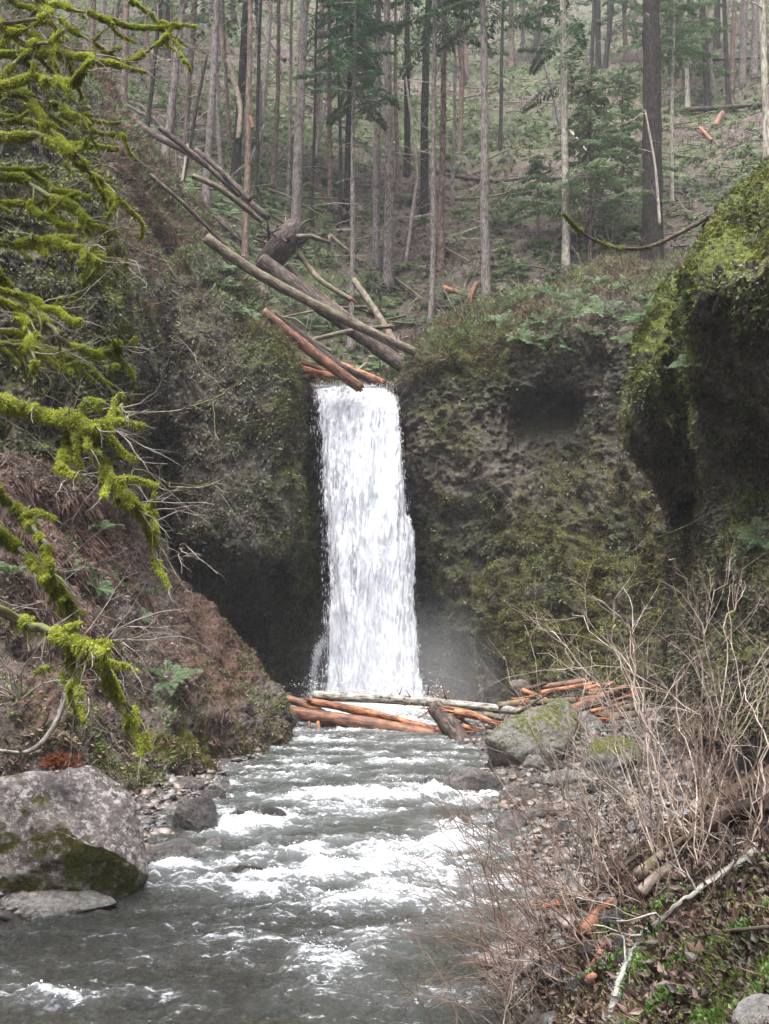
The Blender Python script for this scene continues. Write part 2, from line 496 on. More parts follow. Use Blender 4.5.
def river_mat():
    b = NB('river_water')
    p = b.pos()
    n = b.noise(b.vmul(p, (1, .8, 1)), 5, 7, .65, .5)
    n2 = b.noise(b.vmul(p, (.8, 1.3, 1)), 18, 5, .7, .3)
    h = b.math('ADD', n, b.math('MULTIPLY', n2, .45))
    bp = b.bump(h, 1.0, .2)
    gl = b.n('ShaderNodeBsdfGlossy'); gl.inputs['Roughness'].default_value = .06; gl.inputs['Color'].default_value = (.95, .97, 1, 1); b.l(bp, gl.inputs['Normal'])
    tr = b.n('ShaderNodeBsdfTransparent'); tr.inputs[0].default_value = (.78, .72, .60, 1)
    df = b.n('ShaderNodeBsdfDiffuse'); b.l(b.mix(b.ramp(b.attr('foam'), [(.1, 0.0), (.7, 1.0)]), (.085, .092, .080), (.26, .28, .28)), df.inputs[0]); b.l(bp, df.inputs['Normal'])
    body = b.n('ShaderNodeMixShader')
    b.l(b.attr('depth'), body.inputs[0]); b.l(tr.outputs[0], body.inputs[1]); b.l(df.outputs[0], body.inputs[2])
    fr = b.n('ShaderNodeFresnel'); fr.inputs[0].default_value = 1.38; b.l(bp, fr.inputs['Normal'])
    m1 = b.n('ShaderNodeMixShader'); b.l(fr.outputs[0], m1.inputs[0]); b.l(body.outputs[0], m1.inputs[1]); b.l(gl.outputs[0], m1.inputs[2])
    fn = b.math('ADD', b.math('MULTIPLY', b.noise(b.vmul(p, (.8, 1.5, 1)), 3.2, 9, .72, 1.2), .6), b.math('MULTIPLY', b.noise(b.vmul(p, (.8, 1.6, 1)), 15, 8, .75, .8), .4))
    ff = b.math('ADD', b.attr('foam'), b.math('MULTIPLY', b.math('SUBTRACT', fn, .5), 4.6))
    fc = b.bsdf((.56, .585, .61), .6, b.bump(b.math('ADD', h, fn), .8, .08), .3)
    m2 = b.n('ShaderNodeMixShader'); b.l(b.ramp(ff, [(.45, 0.0), (.9, .9)]), m2.inputs[0]); b.l(m1.outputs[0], m2.inputs[1]); b.l(fc, m2.inputs[2])
    return b.done(m2.outputs[0])


M['fall'] = foam_mat()
M['river'] = river_mat()
_b = NB('spray_white'); M['spray'] = _b.done(_b.bsdf((.74, .76, .79), .5, None, .4))
# ================================================================ terrain
def proj(P):
    P = np.asarray(P, float).reshape(-1, 3) - CAM
    dep = P[:, 1] * cp + P[:, 2] * sp_
    up = -P[:, 1] * sp_ + P[:, 2] * cp
    dep = np.where(np.abs(dep) < .1, .1, dep)
    return 384.5 + F * P[:, 0] / dep, 512 - F * up / dep


def blob(px, py, cx, cy, rx, ry, w=1.0):
    return w * np.exp(-(((px - cx) / rx) ** 2 + ((py - cy) / ry) ** 2))


LIP = at(356, 389, 38.3)[2]


def zw(Y):
    return np.interp(Y, [-30, 0, 8, 12, 16, 20, 26, 30, 40, 60], [-1.2, -.12, 0, .12, .3, .42, .6, .78, .85, .85])


def xr(Y): return .22 * np.sin(np.asarray(Y) * 1.7) * sm(8, 12, Y) + .12 * np.sin(np.asarray(Y) * 4.1 + 1) + np.interp(Y, [-30, 0, 5, 9, 14, 20, 27, 38], [-3, -1.2, .35, 1.0, 1.6, 1.85, 2.0, 4.0])
def xl(Y): return .2 * np.sin(np.asarray(Y) * 1.3 + 2) + .1 * np.sin(np.asarray(Y) * 3.7) + np.interp(Y, [-30, 2, 9, 11, 12.2, 15, 18.5, 23, 27, 38], [-4.5, -4.5, -4.4, -4.0, -3.1, -2.95, -3.0, -2.7, -2.6, -3.2])


_dx = [-.6, 0, .3, .6, 1, 1.5, 2, 3, 4, 6, 10, 30, 200]  # outermost offsets carry unseen steep valley sides, raised to block low sky light
_st = [-30, 0, 5, 9, 14, 20, 27, 60]
_pr = np.array([
    [-.4, 0, .5, .9, 1.25, 1.5, 1.7, 2.0, 2.3, 2.8, 3.6, 19, 110],
    [-.4, 0, .5, .9, 1.25, 1.5, 1.7, 2.0, 2.3, 2.8, 3.6, 19, 110],
    [-.4, 0, .5, .95, 1.42, 1.78, 1.98, 2.25, 2.5, 3.0, 3.6, 19, 110],
    [-.4, 0, .3, .6, .95, 1.3, 1.55, 1.9, 2.2, 2.8, 3.6, 19, 110],
    [-.35, 0, .05, .10, .18, .3, .45, .95, 1.5, 2.3, 3.5, 19, 110],
    [-.35, 0, .05, .08, .13, .18, .23, .35, .6, 1.5, 3.2, 19, 110],
    [-.35, 0, .08, .13, .18, .23, .28, .4, .6, 1.2, 3, 19, 110],
    [-.35, 0, .08, .13, .18, .23, .28, .4, .6, 1.2, 3, 19, 110]])
_pl = [-.35, 0, .08, .14, .25, .38, .5, .85, 1.2, 2.0, 3.2, 19, 110]


def ground_z(x, Y):
    x = np.asarray(x, float); Y = np.asarray(Y, float)
    dr = x - xr(Y); dl = xl(Y) - x
    Yt = np.clip(Y, -30, 59.9)
    i = np.clip(np.searchsorted(_st, Yt, side='right') - 1, 0, len(_st) - 2)
    st = np.array(_st)
    f = (Yt - st[i]) / (st[i + 1] - st[i])
    zr = np.zeros_like(dr)
    rows = np.stack([np.interp(dr, _dx, p) for p in _pr], 0)
    zr = np.take_along_axis(rows, i[None], 0)[0] * (1 - f) + np.take_along_axis(rows, i[None] + 1, 0)[0] * f
    zl = np.interp(dl, _dx, _pl)
    z = np.maximum(zr, zl)
    z = z + .6 * np.clip(-18 - Y, 0, 110)  # unseen slope behind the camera, added to cut the light from the front
    P = np.stack([x, Y, x * 0], -1)
    q = P.reshape(-1, 3)
    rough = (.05 + .10 * sm(.3, 1.5, z)).ravel()
    z = z + (fbm(q * .8, 4) * rough * 1.3 + ridge(q * 3.5, 4) * rough * .45 + fbm(q * 11, 2) * .02).reshape(z.shape)
    # cobbly banks
    cob = (np.abs(noise(q * 4.5)) * .16).reshape(z.shape) * sm(-.5, .1, z) * (1 - sm(.5, 1.2, z))
    return zw(Y) + z + cob


def spaced(lo, a, b, hi, nd, no):
    """dense between a and b, growing outside"""
    t = np.linspace(0, 1, no + 1)[1:] ** 2.6
    return np.concatenate([(a - (a - lo) * t)[::-1], np.linspace(a, b, nd), b + (hi - b) * t])


gx = spaced(-260, -6.5, 9, 260, 330, 26)
gy = spaced(-200, 1.5, 30, 420, 560, 30)
GX, GY = np.meshgrid(gx, gy, indexing='ij')
GZ = ground_z(GX, GY)
GG = np.stack([GX, GY, GZ], -1)
GN = grid_normals(GG)
gp = proj(GG)
gs = (GZ - zw(GY)).ravel()
nz = GN[..., 2].ravel()
g_moss = .62 * blob(gp[0], gp[1], 740, 1000, 130, 110) + .25 * (GX.ravel() > 6) + .5 * (GX.ravel() < -5) * (GY.ravel() > 12) + .1
g_soil = sm(.35, .8, gs) * .75 * (GX.ravel() > 0) * (GY.ravel() < 16) + .35 * (gs > 1.3)
ground = mesh_obj('ground', GG.reshape(-1, 3), grid_faces(*GG.shape[:2]), M['ground'], attrs={'moss': g_moss, 'soil': g_soil, 'lichen': gs * 0})
tag(ground, 'stony stream bed and soil banks under the whole gorge', 'ground', kind='structure')


# ---------------------------------------------------------------- cliff amphitheatre
cols = [
    [(-420, 760, 20), (-420, 600, 20), (-420, 400, 21), (-420, 200, 23), (-420, 40, 25), (-420, -120, 27), (-420, -180, 34)],
    [(-200, 740, 22), (-200, 580, 22.5), (-200, 420, 23.5), (-200, 250, 25), (-200, 80, 27), (-200, -60, 29), (-200, -130, 36)],
    [(0, 730, 24), (0, 580, 24), (0, 420, 25), (0, 290, 26), (0, 160, 28), (0, 40, 30), (0, -30, 38)],
    [(80, 730, 27), (80, 580, 27), (85, 440, 27.5), (85, 320, 28.5), (85, 200, 31), (85, 95, 35), (90, 62, 42)],
    [(130, 730, 30), (130, 580, 30), (130, 450, 30), (130, 340, 30.5), (135, 245, 34), (141, 170, 38), (147, 132, 43)],
    [(163, 730, 36), (163, 600, 37), (160, 500, 36.2), (163, 410, 35.6), (166, 315, 35.8), (174, 232, 38), (180, 185, 43)],
    [(190, 730, 36.6), (190, 582, 37.0), (190, 540, 33.0), (190, 430, 32.5), (195, 335, 33.2), (208, 275, 35.6), (223, 232, 42)],
    [(235, 730, 37.4), (235, 580, 37.4), (236, 543, 32.0), (238, 440, 32.4), (242, 355, 33), (247, 312, 35), (254, 290, 41)],
    [(275, 730, 38), (278, 582, 38.0), (285, 542, 33.5), (289, 440, 33.6), (288, 380, 34.2), (283, 352, 35.6), (286, 340, 41)],
    [(298, 730, 39.6), (300, 625, 39.4), (301, 540, 38.0), (301, 460, 37.5), (302, 410, 37.5), (302, 384, 38), (302, 376, 42)],
    [(325, 730, 39.8), (322, 625, 39.5), (319, 530, 39.2), (314, 450, 38.8), (311, 405, 38.5), (311, 385, 38.5), (311, 379, 43)],
    [(366, 730, 40), (366, 625, 39.8), (362, 530, 39.5), (358, 450, 39.1), (356, 408, 38.8), (356, 390, 38.6), (356, 386, 44)],
    [(428, 730, 39.8), (424, 625, 39.3), (414, 530, 38.7), (404, 450, 38.3), (397, 405, 38), (393, 382, 38), (390, 370, 44)],
    [(450, 730, 38.5), (448, 625, 37.5), (438, 520, 37), (428, 440, 36.6), (420, 385, 36.5), (420, 352, 37), (418, 338, 43)],
    [(500, 725, 35), (500, 625, 34.8), (496, 530, 35.4), (490, 440, 35.5), (484, 375, 35.5), (482, 330, 36.5), (478, 308, 43)],
    [(550, 722, 31), (552, 625, 32.4), (550, 530, 34.6), (546, 440, 35.6), (542, 385, 34.8), (538, 318, 35.6), (533, 290, 43)],
    [(610, 725, 28), (612, 625, 30), (608, 530, 32), (604, 440, 33.4), (600, 378, 33.6), (598, 306, 34.6), (592, 276, 43)],
    [(675, 730, 26.5), (675, 625, 28), (670, 530, 29.5), (664, 440, 31), (658, 375, 32), (652, 296, 33.5), (648, 264, 43)],
    [(780, 735, 25), (780, 625, 26), (780, 530, 27.5), (780, 440, 29), (780, 360, 30.5), (780, 270, 33), (775, 225, 44)],
    [(950, 740, 23), (950, 620, 24), (950, 500, 25.5), (950, 400, 27), (950, 300, 29), (950, 200, 32), (950, 150, 44)],
    [(1250, 740, 21), (1250, 620, 22), (1250, 500, 24), (1250, 400, 26), (1250, 300, 28), (1250, 200, 31), (1250, 150, 44)],
]
CG = make_sheet(cols, 760, 330)
CN = grid_normals(CG)
q = CG.reshape(-1, 3)
pp = proj(q)
vv = np.tile(np.linspace(0, 1, CG.shape[1]), CG.shape[0])
nearlip = np.clip(blob(pp[0], pp[1], 350, 385, 60, 35, 1.3), 0, 1)
amp = (1 - .85 * nearlip) * (1 - .45 * blob(pp[0], pp[1], 235, 430, 55, 105))
disp = (fbm(q * np.array([.34, .34, .2]), 3) * .8 + ridge(q * np.array([.8, .8, .4]) + 9, 4) * .5 + ridge(q * 1.9, 4) * .26 + ridge(q * 4.5, 3) * .15 + fbm(q * 12, 2) * .05 - .56) * amp
disp -= 1.9 * blob(pp[0], pp[1], 543, 412, 26, 20)
right_slab = blob(pp[0], pp[1], 560, 600, 130, 130)
disp += ridge(q * np.array([.7, .7, 2.2]), 3) * .25 * right_slab
CG = CG + CN * disp.reshape(CG.shape[:2])[..., None]
CN = grid_normals(CG)
nzc = CN[..., 2].ravel()
c_moss = (.13 + sm(-.1, .6, nzc) * .28 + blob(pp[0], pp[1], 262, 350, 35, 90, .42) + blob(pp[0], pp[1], 140, 330, 50, 120, .12)
          + blob(pp[0], pp[1], 450, 420, 60, 70, .30) + blob(pp[0], pp[1], 560, 590, 140, 120, .36) + blob(pp[0], pp[1], 305, 560, 18, 140, .45)
          - blob(pp[0], pp[1], 480, 465, 55, 65, .3) - blob(pp[0], pp[1], 225, 450, 50, 90, .15)
          + blob(pp[0], pp[1], 470, 340, 60, 25, .35) + sm(.9, .97, vv) * .2)
c_lich = blob(pp[0], pp[1], 425, 470, 30, 60, .7) + blob(pp[0], pp[1], 600, 380, 40, 40, .7)
c_soil = blob(pp[0], pp[1], 130, 170, 60, 110, .5) + blob(pp[0], pp[1], 60, 520, 70, 90, .6) + blob(pp[0], pp[1], 175, 200, 70, 70, .8) + sm(.83, .95, vv) * .45
cliff = mesh_obj('cliff', q * 0 + CG.reshape(-1, 3), grid_faces(*CG.shape[:2]), M['cliff'], attrs={'moss': c_moss, 'soil': c_soil, 'lichen': c_lich})
tag(cliff, 'dark mossy basalt amphitheatre cliff on both sides of the waterfall', 'cliff', kind='structure')

# ---------------------------------------------------------------- left bank (reddish mound and slope)
mcols = [
    [(-420, 900, 11), (-420, 740, 12.5), (-420, 600, 14), (-420, 480, 17), (-420, 400, 22)],
    [(-200, 850, 13), (-200, 700, 14.5), (-200, 570, 16), (-200, 470, 18), (-200, 390, 22)],
    [(0, 815, 14.2), (0, 690, 16), (0, 580, 17.6), (0, 480, 19.6), (0, 400, 23)],
    [(95, 800, 16), (98, 700, 18), (95, 600, 20), (95, 500, 22.5), (95, 430, 26)],
    [(190, 775, 19.5), (172, 695, 21), (152, 620, 23), (140, 560, 26), (132, 500, 30)],
    [(255, 760, 23), (236, 700, 24), (202, 635, 25.5), (178, 590, 28), (160, 555, 31)],
    [(288, 756, 25.3), (286, 712, 26), (258, 668, 27), (214, 617, 29), (178, 580, 32)],
    [(284, 745, 29), (276, 708, 30), (248, 672, 31), (207, 625, 33), (172, 590, 36)],
]
MG = make_sheet(mcols, 520, 300)
MN = grid_normals(MG)
q = MG.reshape(-1, 3)
dd = fbm(q * .6, 3) * .55 + ridge(q * 1.3, 4) * .20 + ridge(q * 3.6, 4) * .10 + fbm(q * 12, 2) * .035 - .26
MG = MG + MN * dd.reshape(MG.shape[:2])[..., None]
MN = grid_normals(MG)
pp = proj(MG)
m_moss = (blob(pp[0], pp[1], 190, 750, 70, 22, .75) + blob(pp[0], pp[1], 245, 650, 30, 40, .18) + blob(pp[0], pp[1], 110, 720, 50, 50, .3)
          + blob(pp[0], pp[1], 285, 740, 20, 25, .35) + blob(pp[0], pp[1], 80, 600, 60, 80, .22) + blob(pp[0], pp[1], 90, 500, 60, 50, .3))
m_soil = (blob(pp[0], pp[1], 228, 630, 48, 80, 1.0) + blob(pp[0], pp[1], 50, 700, 120, 60, .5) + blob(pp[0], pp[1], 60, 540, 100, 90, .55))
bank = mesh_obj('bank', MG.reshape(-1, 3), grid_faces(*MG.shape[:2]), M['mound'], attrs={'moss': m_moss, 'soil': m_soil, 'lichen': m_moss * 0 + .2})
tag(bank, 'reddish brown earth bank sloping to the stream on the left', 'bank', kind='structure')

# ---------------------------------------------------------------- left mossy knob
kcols = [
    [(-420, 600, 17.6), (-420, 380, 18.6), (-420, 150, 19.6), (-420, -60, 21.6), (-420, -200, 26.6)],
    [(-150, 560, 19.1), (-150, 400, 20.1), (-150, 200, 20.6), (-150, 0, 22.1), (-150, -120, 26.6)],
    [(-20, 530, 20.6), (-20, 400, 21.1), (-20, 240, 21.2), (-20, 90, 22.2), (-20, 15, 26.6)],
    [(50, 500, 21.6), (50, 400, 21.6), (52, 280, 21.6), (50, 160, 22.6), (42, 70, 25.1)],
    [(95, 480, 23.1), (102, 400, 22.6), (106, 300, 22.4), (90, 190, 23.4), (66, 85, 26.6)],
    [(112, 480, 25.6), (122, 400, 24.6), (126, 300, 24.4), (104, 190, 25.6), (74, 85, 28.6)],
    [(105, 480, 29.6), (112, 400, 29.6), (114, 300, 29.6), (96, 190, 30.6), (72, 90, 32.6)],
]
KG = make_sheet(kcols, 360, 300)
KN = grid_normals(KG)
q = KG.reshape(-1, 3)
dd = fbm(q * .5, 3) * .5 + ridge(q * 1.3, 4) * .34 + ridge(q * 4.0, 3) * .12 + fbm(q * 12, 2) * .03 - .3
KG = KG + KN * dd.reshape(KG.shape[:2])[..., None]
KN = grid_normals(KG)
pp = proj(KG)
k_moss = .22 + sm(0, .6, KN[..., 2].ravel()) * .3 + blob(pp[0], pp[1], 95, 190, 30, 110, .35)
knob = mesh_obj('cliff_outcrop', KG.reshape(-1, 3), grid_faces(*KG.shape[:2]), M['outcrop'], attrs={'moss': k_moss, 'soil': k_moss * 0 + .1, 'lichen': k_moss * 0})
tag(knob, 'dark mossy rock knob rising at the upper left behind the branches', 'rock outcrop', kind='structure')

# ---------------------------------------------------------------- right mossy outcrops
ocols = [
    [(690, 745, 27), (690, 640, 28), (695, 540, 28), (690, 480, 28), (680, 420, 28), (690, 360, 28), (710, 310, 29), (735, 268, 30), (760, 235, 32)],
    [(668, 735, 22), (664, 640, 22), (670, 555, 22), (656, 490, 22.2), (627, 445, 21.4), (629, 380, 20.8), (646, 315, 21.6), (680, 270, 23), (705, 238, 27)],
    [(688, 735, 19.2), (684, 640, 19.6), (694, 555, 21.4), (690, 495, 21.8), (652, 455, 20.2), (653, 380, 18.8), (664, 315, 20), (688, 270, 21.5), (712, 235, 26)],
    [(700, 735, 17.5), (694, 640, 18.2), (710, 555, 20), (708, 490, 20.4), (704, 440, 21.0), (706, 375, 21.2), (708, 315, 21.4), (712, 270, 22), (718, 225, 24)],
    [(712, 735, 15.8), (706, 640, 16.4), (716, 540, 16.9), (722, 472, 18.2), (692, 425, 17.4), (684, 360, 15.9), (687, 295, 15.0), (704, 230, 16.2), (735, 188, 19)],
    [(750, 735, 14), (742, 640, 15), (752, 540, 15.6), (758, 470, 17.2), (738, 430, 16.4), (731, 360, 14.7), (734, 285, 13.8), (748, 208, 15), (764, 150, 18)],
    [(830, 740, 12), (830, 640, 13), (830, 540, 13.4), (830, 470, 15.0), (828, 430, 14.2), (826, 360, 12.8), (830, 270, 12.1), (838, 160, 13.5), (845, 90, 17)],
    [(1000, 760, 9.5), (1000, 640, 10.5), (1000, 540, 11.5), (1000, 460, 12), (1000, 390, 10.5), (1000, 300, 10), (1000, 200, 10.5), (1000, 80, 12), (1000, 0, 16)],
    [(1400, 760, 7.5), (1400, 640, 8.5), (1400, 540, 9), (1400, 460, 9), (1400, 390, 8.5), (1400, 300, 8.5), (1400, 200, 9), (1400, 80, 10), (1400, 0, 15)],
]
OG = make_sheet(ocols, 460, 420)
ON = grid_normals(OG)
q = OG.reshape(-1, 3)
dd = fbm(q * .7, 3) * .22 + ridge(q * np.array([1.5, 1.5, .8]), 4) * .20 + ridge(q * 4.0, 3) * .09 + fbm(q * 13, 2) * .03 - .22
OG = OG + ON * dd.reshape(OG.shape[:2])[..., None]
ON = grid_normals(OG)
pp = proj(OG)
o_moss = .02 + sm(-.25, .5, ON[..., 2].ravel()) * .5 + blob(pp[0], pp[1], 690, 330, 60, 100, .12) + sm(450, 380, pp[1]) * .16
o_moss = o_moss + .16 * sm(470, 540, pp[1]) + .1 * blob(pp[0], pp[1], 655, 380, 30, 80)
o_soil = blob(pp[0], pp[1], 690, 450, 60, 80, .22) + sm(520, 600, pp[1]) * .2
outc = mesh_obj('cliff_overhang', OG.reshape(-1, 3), grid_faces(*OG.shape[:2]), M['outcrop'], attrs={'moss': o_moss, 'soil': o_soil, 'lichen': o_moss * 0 + .1})
tag(outc, 'overhanging moss topped rock bulges on the right side of the gorge', 'rock overhang', kind='structure')


# ---------------------------------------------------------------- hillside
def hill_z(x, Y):
    x = np.asarray(x, float); Y = np.asarray(Y, float)
    t = np.maximum(0, -2.4 - x)
    left = 15 * (1 - np.exp(-.95 * t / 15))
    right = 3.0 * sm(.6, 4.2, x) + .24 * np.maximum(0, x - 4)
    up_ = sm(44, 62, Y)
    soft = 15 * (1 - np.exp(-.8 * (np.logaddexp(0, (-1.5 - x) / 5) * 5) / 15))
    left = left * (1 - up_) + soft * up_
    right = right * (1 - up_) + up_ * (2.2 + .24 * np.logaddexp(0, (x - 3) / 5) * 5)
    base = LIP - .35 + .72 * np.maximum(0, Y - 41.5) * sm(40, 50, Y)
    ch = (left + right)
    z = base + ch + .02 * np.maximum(0, Y - 60)
    P = np.stack([x, Y, x * 0], -1).reshape(-1, 3)
    a = sm(-.2, 3, ch + np.maximum(0, Y - 43) * .3)
    z = z + (fbm(P * .07, 3) * 1.5 * sm(45, 70, Y.ravel()) + fbm(P * .35, 4) * .55 + ridge(P * 1.3, 3) * .14).reshape(z.shape) * a
    return z


hx = spaced(-170, -26, 30, 180, 380, 40)
hy = np.concatenate([np.linspace(39.2, 80, 300), 80 + (230 - 80) * np.linspace(0, 1, 160)[1:] ** 1.4])
HX, HY = np.meshgrid(hx, hy, indexing='ij')
HG = np.stack([HX, HY, hill_z(HX, HY)], -1)
HN = grid_normals(HG)
q = HG.reshape(-1, 3)
h_moss = .47 + fbm(q * .12, 3) * .4
h_soil = .28 + fbm(q * .09 + 40, 3) * .4
hill = mesh_obj('hillside', q, grid_faces(*HG.shape[:2]), M['hill'], attrs={'moss': h_moss, 'soil': h_soil, 'lichen': h_moss * 0})
tag(hill, 'steep forest floor slope above the waterfall', 'hillside', kind='structure')

BV = {'ground': tri(GG), 'cliff': tri(CG), 'bank': tri(MG), 'knob': tri(KG), 'over': tri(OG), 'hill': tri(HG)}


def hit(px, py, which=('ground', 'cliff', 'bank', 'knob', 'over', 'hill')):
    d = Vector(ray(px, py)).normalized()
    best = None
    for w in which:
        r = BV[w].ray_cast(Vector(CAM), d)
        if r[0] is not None and (best is None or r[3] < best[2]):
            best = (np.array(r[0]), np.array(r[1]), r[3], w)
    return best


def hp(px, py, which=('hill',), fallback=60):
    h = hit(px, py, which)
    return h[0] if h else at(px, py, fallback)
# ================================================================ water
wx = np.linspace(-5.6, 4.8, 300)
wy = np.concatenate([np.linspace(1.0, 28, 900), np.linspace(28.1, 40.2, 160)])
WX, WY = np.meshgrid(wx, wy, indexing='ij')
q = np.stack([WX, WY, WX * 0], -1).reshape(-1, 3)
z0 = zw(WY).ravel()
pp = proj(np.stack([WX.ravel(), WY.ravel(), z0], -1))
FB = [(222, 836, 16, 5, .6), (272, 832, 30, 4, .5), (252, 886, 30, 5, .5), (430, 798, 26, 4, .5), (458, 834, 22, 4, .5), (442, 852, 18, 4, .5), (190, 874, 30, 4, .35), (486, 842, 16, 4, .4), (150, 892, 30, 5, .3), (475, 806, 30, 4, .4), (340, 960, 160, 40, .22), (60, 1012, 110, 14, .3), (395, 800, 55, 9, .55), (320, 806, 60, 8, .45), (270, 822, 40, 8, .4), (240, 836, 22, 8, .6), (345, 875, 70, 22, .42), (420, 868, 55, 25, .45), (250, 900, 60, 14, .4), (450, 800, 35, 8, .4),
      (300, 855, 45, 10, .35), (40, 1006, 60, 9, .5), (330, 960, 90, 18, .16), (400, 905, 90, 20, .28), (160, 880, 30, 8, .3), (380, 765, 70, 6, .22), (330, 745, 80, 6, .2), (300, 775, 50, 7, .25),
      (420, 1010, 60, 12, .25), (350, 720, 80, 12, .8), (470, 850, 40, 14, .35), (230, 790, 20, 5, .3), (480, 905, 60, 20, .2), (200, 885, 30, 6, .3), (280, 1000, 60, 8, .2), (510, 800, 30, 10, .35), (560, 780, 40, 8, .2)]
foam = sum(blob(pp[0], pp[1], a, b_, c, d, w) for a, b_, c, d, w in FB)
rap = np.clip(foam * 1.6, 0, 1)
rapid = sm(10.5, 14, WY.ravel()) * .5 + .5
s = np.array([1.0, 1.1, 1.0])
wv = ridge(q * s * 1.3 + 5, 3) * .075 * (rapid + rap * 1.3) + ridge(q * s * 3.7, 3) * .055 * (rapid + .5 * rap) + ridge(q * s * 8, 3) * .022
stand = fbm(q * np.array([.8, 1.5, 1]) + 3, 4)
wv = wv + ridge(q * np.array([2.2, 3.0, 1]) + 70, 4) * .035 * sm(14, 9, WY.ravel()) + stand * .10 * (rap + .15)
foam = foam * .50 + np.clip(stand, -1, 1) * .55 * rapid + wv * 2.8 - .03 - .10 * sm(11.5, 9, WY.ravel())
foam += .55 * sm(31, 36, WY.ravel())
zz = z0 + wv
gzw = ground_z(WX, WY).ravel()
depth = np.clip(.04 + (zz - gzw) * .65 * .8 + .34 * sm(11, 14, WY.ravel()) + .3 * sm(-1.2, .3, WX.ravel()) + .14, 0.16, .85) + .0 * zz
WG = np.stack([WX.ravel(), WY.ravel(), zz], -1)
river = mesh_obj('river', WG, grid_faces(len(wx), len(wy)), M['river'], attrs={'foam': foam, 'depth': depth})
tag(river, 'shallow riffling grey green stream with white rapids', 'stream', kind='structure')
def water_z(x, Y): return float(zw(Y))

# upper stream feeding the lip
ux = np.linspace(at(311, 389, 38.3)[0] - .05, at(395, 389, 38.3)[0], 90); uy = np.linspace(38.0, 46, 60)
UX, UY = np.meshgrid(ux, uy, indexing='ij')
q = np.stack([UX, UY, UX * 0], -1).reshape(-1, 3)
UZ = LIP + .02 + fbm(q * 2, 3).reshape(UX.shape) * .06 + (UY - 38) * .03
us = mesh_obj('upper_stream', np.stack([UX, UY, UZ], -1).reshape(-1, 3), grid_faces(90, 60), M['river'], attrs={'foam': fbm(q * 2, 3).ravel() * .3 + .35, 'depth': q[:, 0] * 0 + .7})
tag(us, 'stream feeding the lip of the waterfall', 'stream', kind='structure')

# waterfall curtain
NR, NCc = 460, 190
rows_ = [(387, 312, 393, 38.9), (390, 313, 394, 38.2), (400, 316, 397, 37.85), (430, 319, 400, 37.6), (480, 322, 405, 37.45), (540, 326, 413, 37.3), (600, 327, 418, 37.15), (650, 325, 421, 37.0), (690, 321, 424, 36.8), (712, 320, 426, 36.7)]
Lc = catmull(np.array([at(l, y, Y) for y, l, r_, Y in rows_]), NR)
Rc = catmull(np.array([at(r_, y, Y) for y, l, r_, Y in rows_]), NR)
tt_ = np.linspace(0, 1, NR)
Lc[:, 0] += noise(np.stack([tt_ * 7, tt_ * 0 + 3.3, tt_ * 0], 1)) * .16 * tt_ + noise(np.stack([tt_ * 26, tt_ * 0 + 8, tt_ * 0], 1)) * .06
Rc[:, 0] += noise(np.stack([tt_ * 8, tt_ * 0 + 5.1, tt_ * 0], 1)) * .20 * tt_ + noise(np.stack([tt_ * 24, tt_ * 0 + 1, tt_ * 0], 1)) * .07
t = np.linspace(0, 1, NCc)[None, :, None]
FG = Lc[:, None] * (1 - t) + Rc[:, None] * t
bulge = np.sin(np.linspace(0, 1, NCc) * math.pi)[None, :, None] ** .6
FG = FG + np.array([0, -1, 0]) * bulge * .35
FG = FG[::-1]  # bottom first
FG = np.swapaxes(FG, 0, 1)
q = FG.reshape(-1, 3)
hz = (LIP - q[:, 2]) / (LIP - .8)
uu = np.repeat(np.linspace(0, 1, NCc), NR)
dd = fbm(q * np.array([1.5, 1.5, .16]), 4) * .42 * sm(0.0, .2, hz) + ridge(q * np.array([5.5, 5.5, .5]), 4) * .09 * sm(-.02, .1, hz) + fbm(q * np.array([13, 13, 1.8]), 3) * .045
nF = grid_normals(FG)
FG2 = FG + nF * dd.reshape(FG.shape[:2])[..., None]
edge = np.minimum(uu, 1 - uu)
thick = .40 + sm(0, .10, edge) * .34 + .12 * sm(.3, .8, uu) + .25 * fbm(q * np.array([1.6, 1.6, .12]) + 8, 2) - .5 * (1 - sm(0, .055, edge)) - blob(uu, hz, .22, .5, .2, .5, .34) - blob(uu, hz, .36, .015, .12, .03, .5)
fall = mesh_obj('waterfall', FG2.reshape(-1, 3), grid_faces(NCc, NR), M['fall'], attrs={'thick': thick})
tag(fall, 'tall white curtain of falling water in the middle of the cliff', 'waterfall', kind='structure')
# second, inner sheet gives the curtain depth
FG3 = FG + np.array([0, .45, 0]) + nF * (fbm(q * np.array([2, 2, .4]) + 50, 4) * .3).reshape(FG.shape[:2])[..., None]
f2 = mesh_obj('falling_water', FG3.reshape(-1, 3), grid_faces(NCc, NR), M['fall'], attrs={'thick': thick * .9 + .02 + .12 * sm(0, .1, edge)})
tag(f2, 'inner veil of falling water behind the white curtain', 'waterfall', kind='structure')
# spray: torn clots of white water
lb = LB()
n = 17000
iu, iv = (R.beta(.9, .8, n) * (NCc - 1)).astype(int), (R.rand(n) * (NR - 1)).astype(int)
p = FG2[iu, iv]
side = (np.abs(iu / NCc - .5) > .44)
p = p + R.normal(size=(n, 3)) * np.stack([.03 + .025 * side, .10 + .08 * side, .1 + side * 0], 1) + np.array([0, -.08, 0])
ps = ridge(p * np.array([2.5, 2.5, .8]), 3)
k = (ps > .15) | side
p = p[k]; n = len(p)
hz_ = (LIP - p[:, 2]) / 11
d = np.stack([R.normal(size=n) * .12, R.normal(size=n) * .15, -np.ones(n)], 1)
lb.add(p, d, rdir(n), R.gamma(2.0, .045, n) * (.7 + hz_) + .02, R.gamma(2, .004, n) + .004, .5)
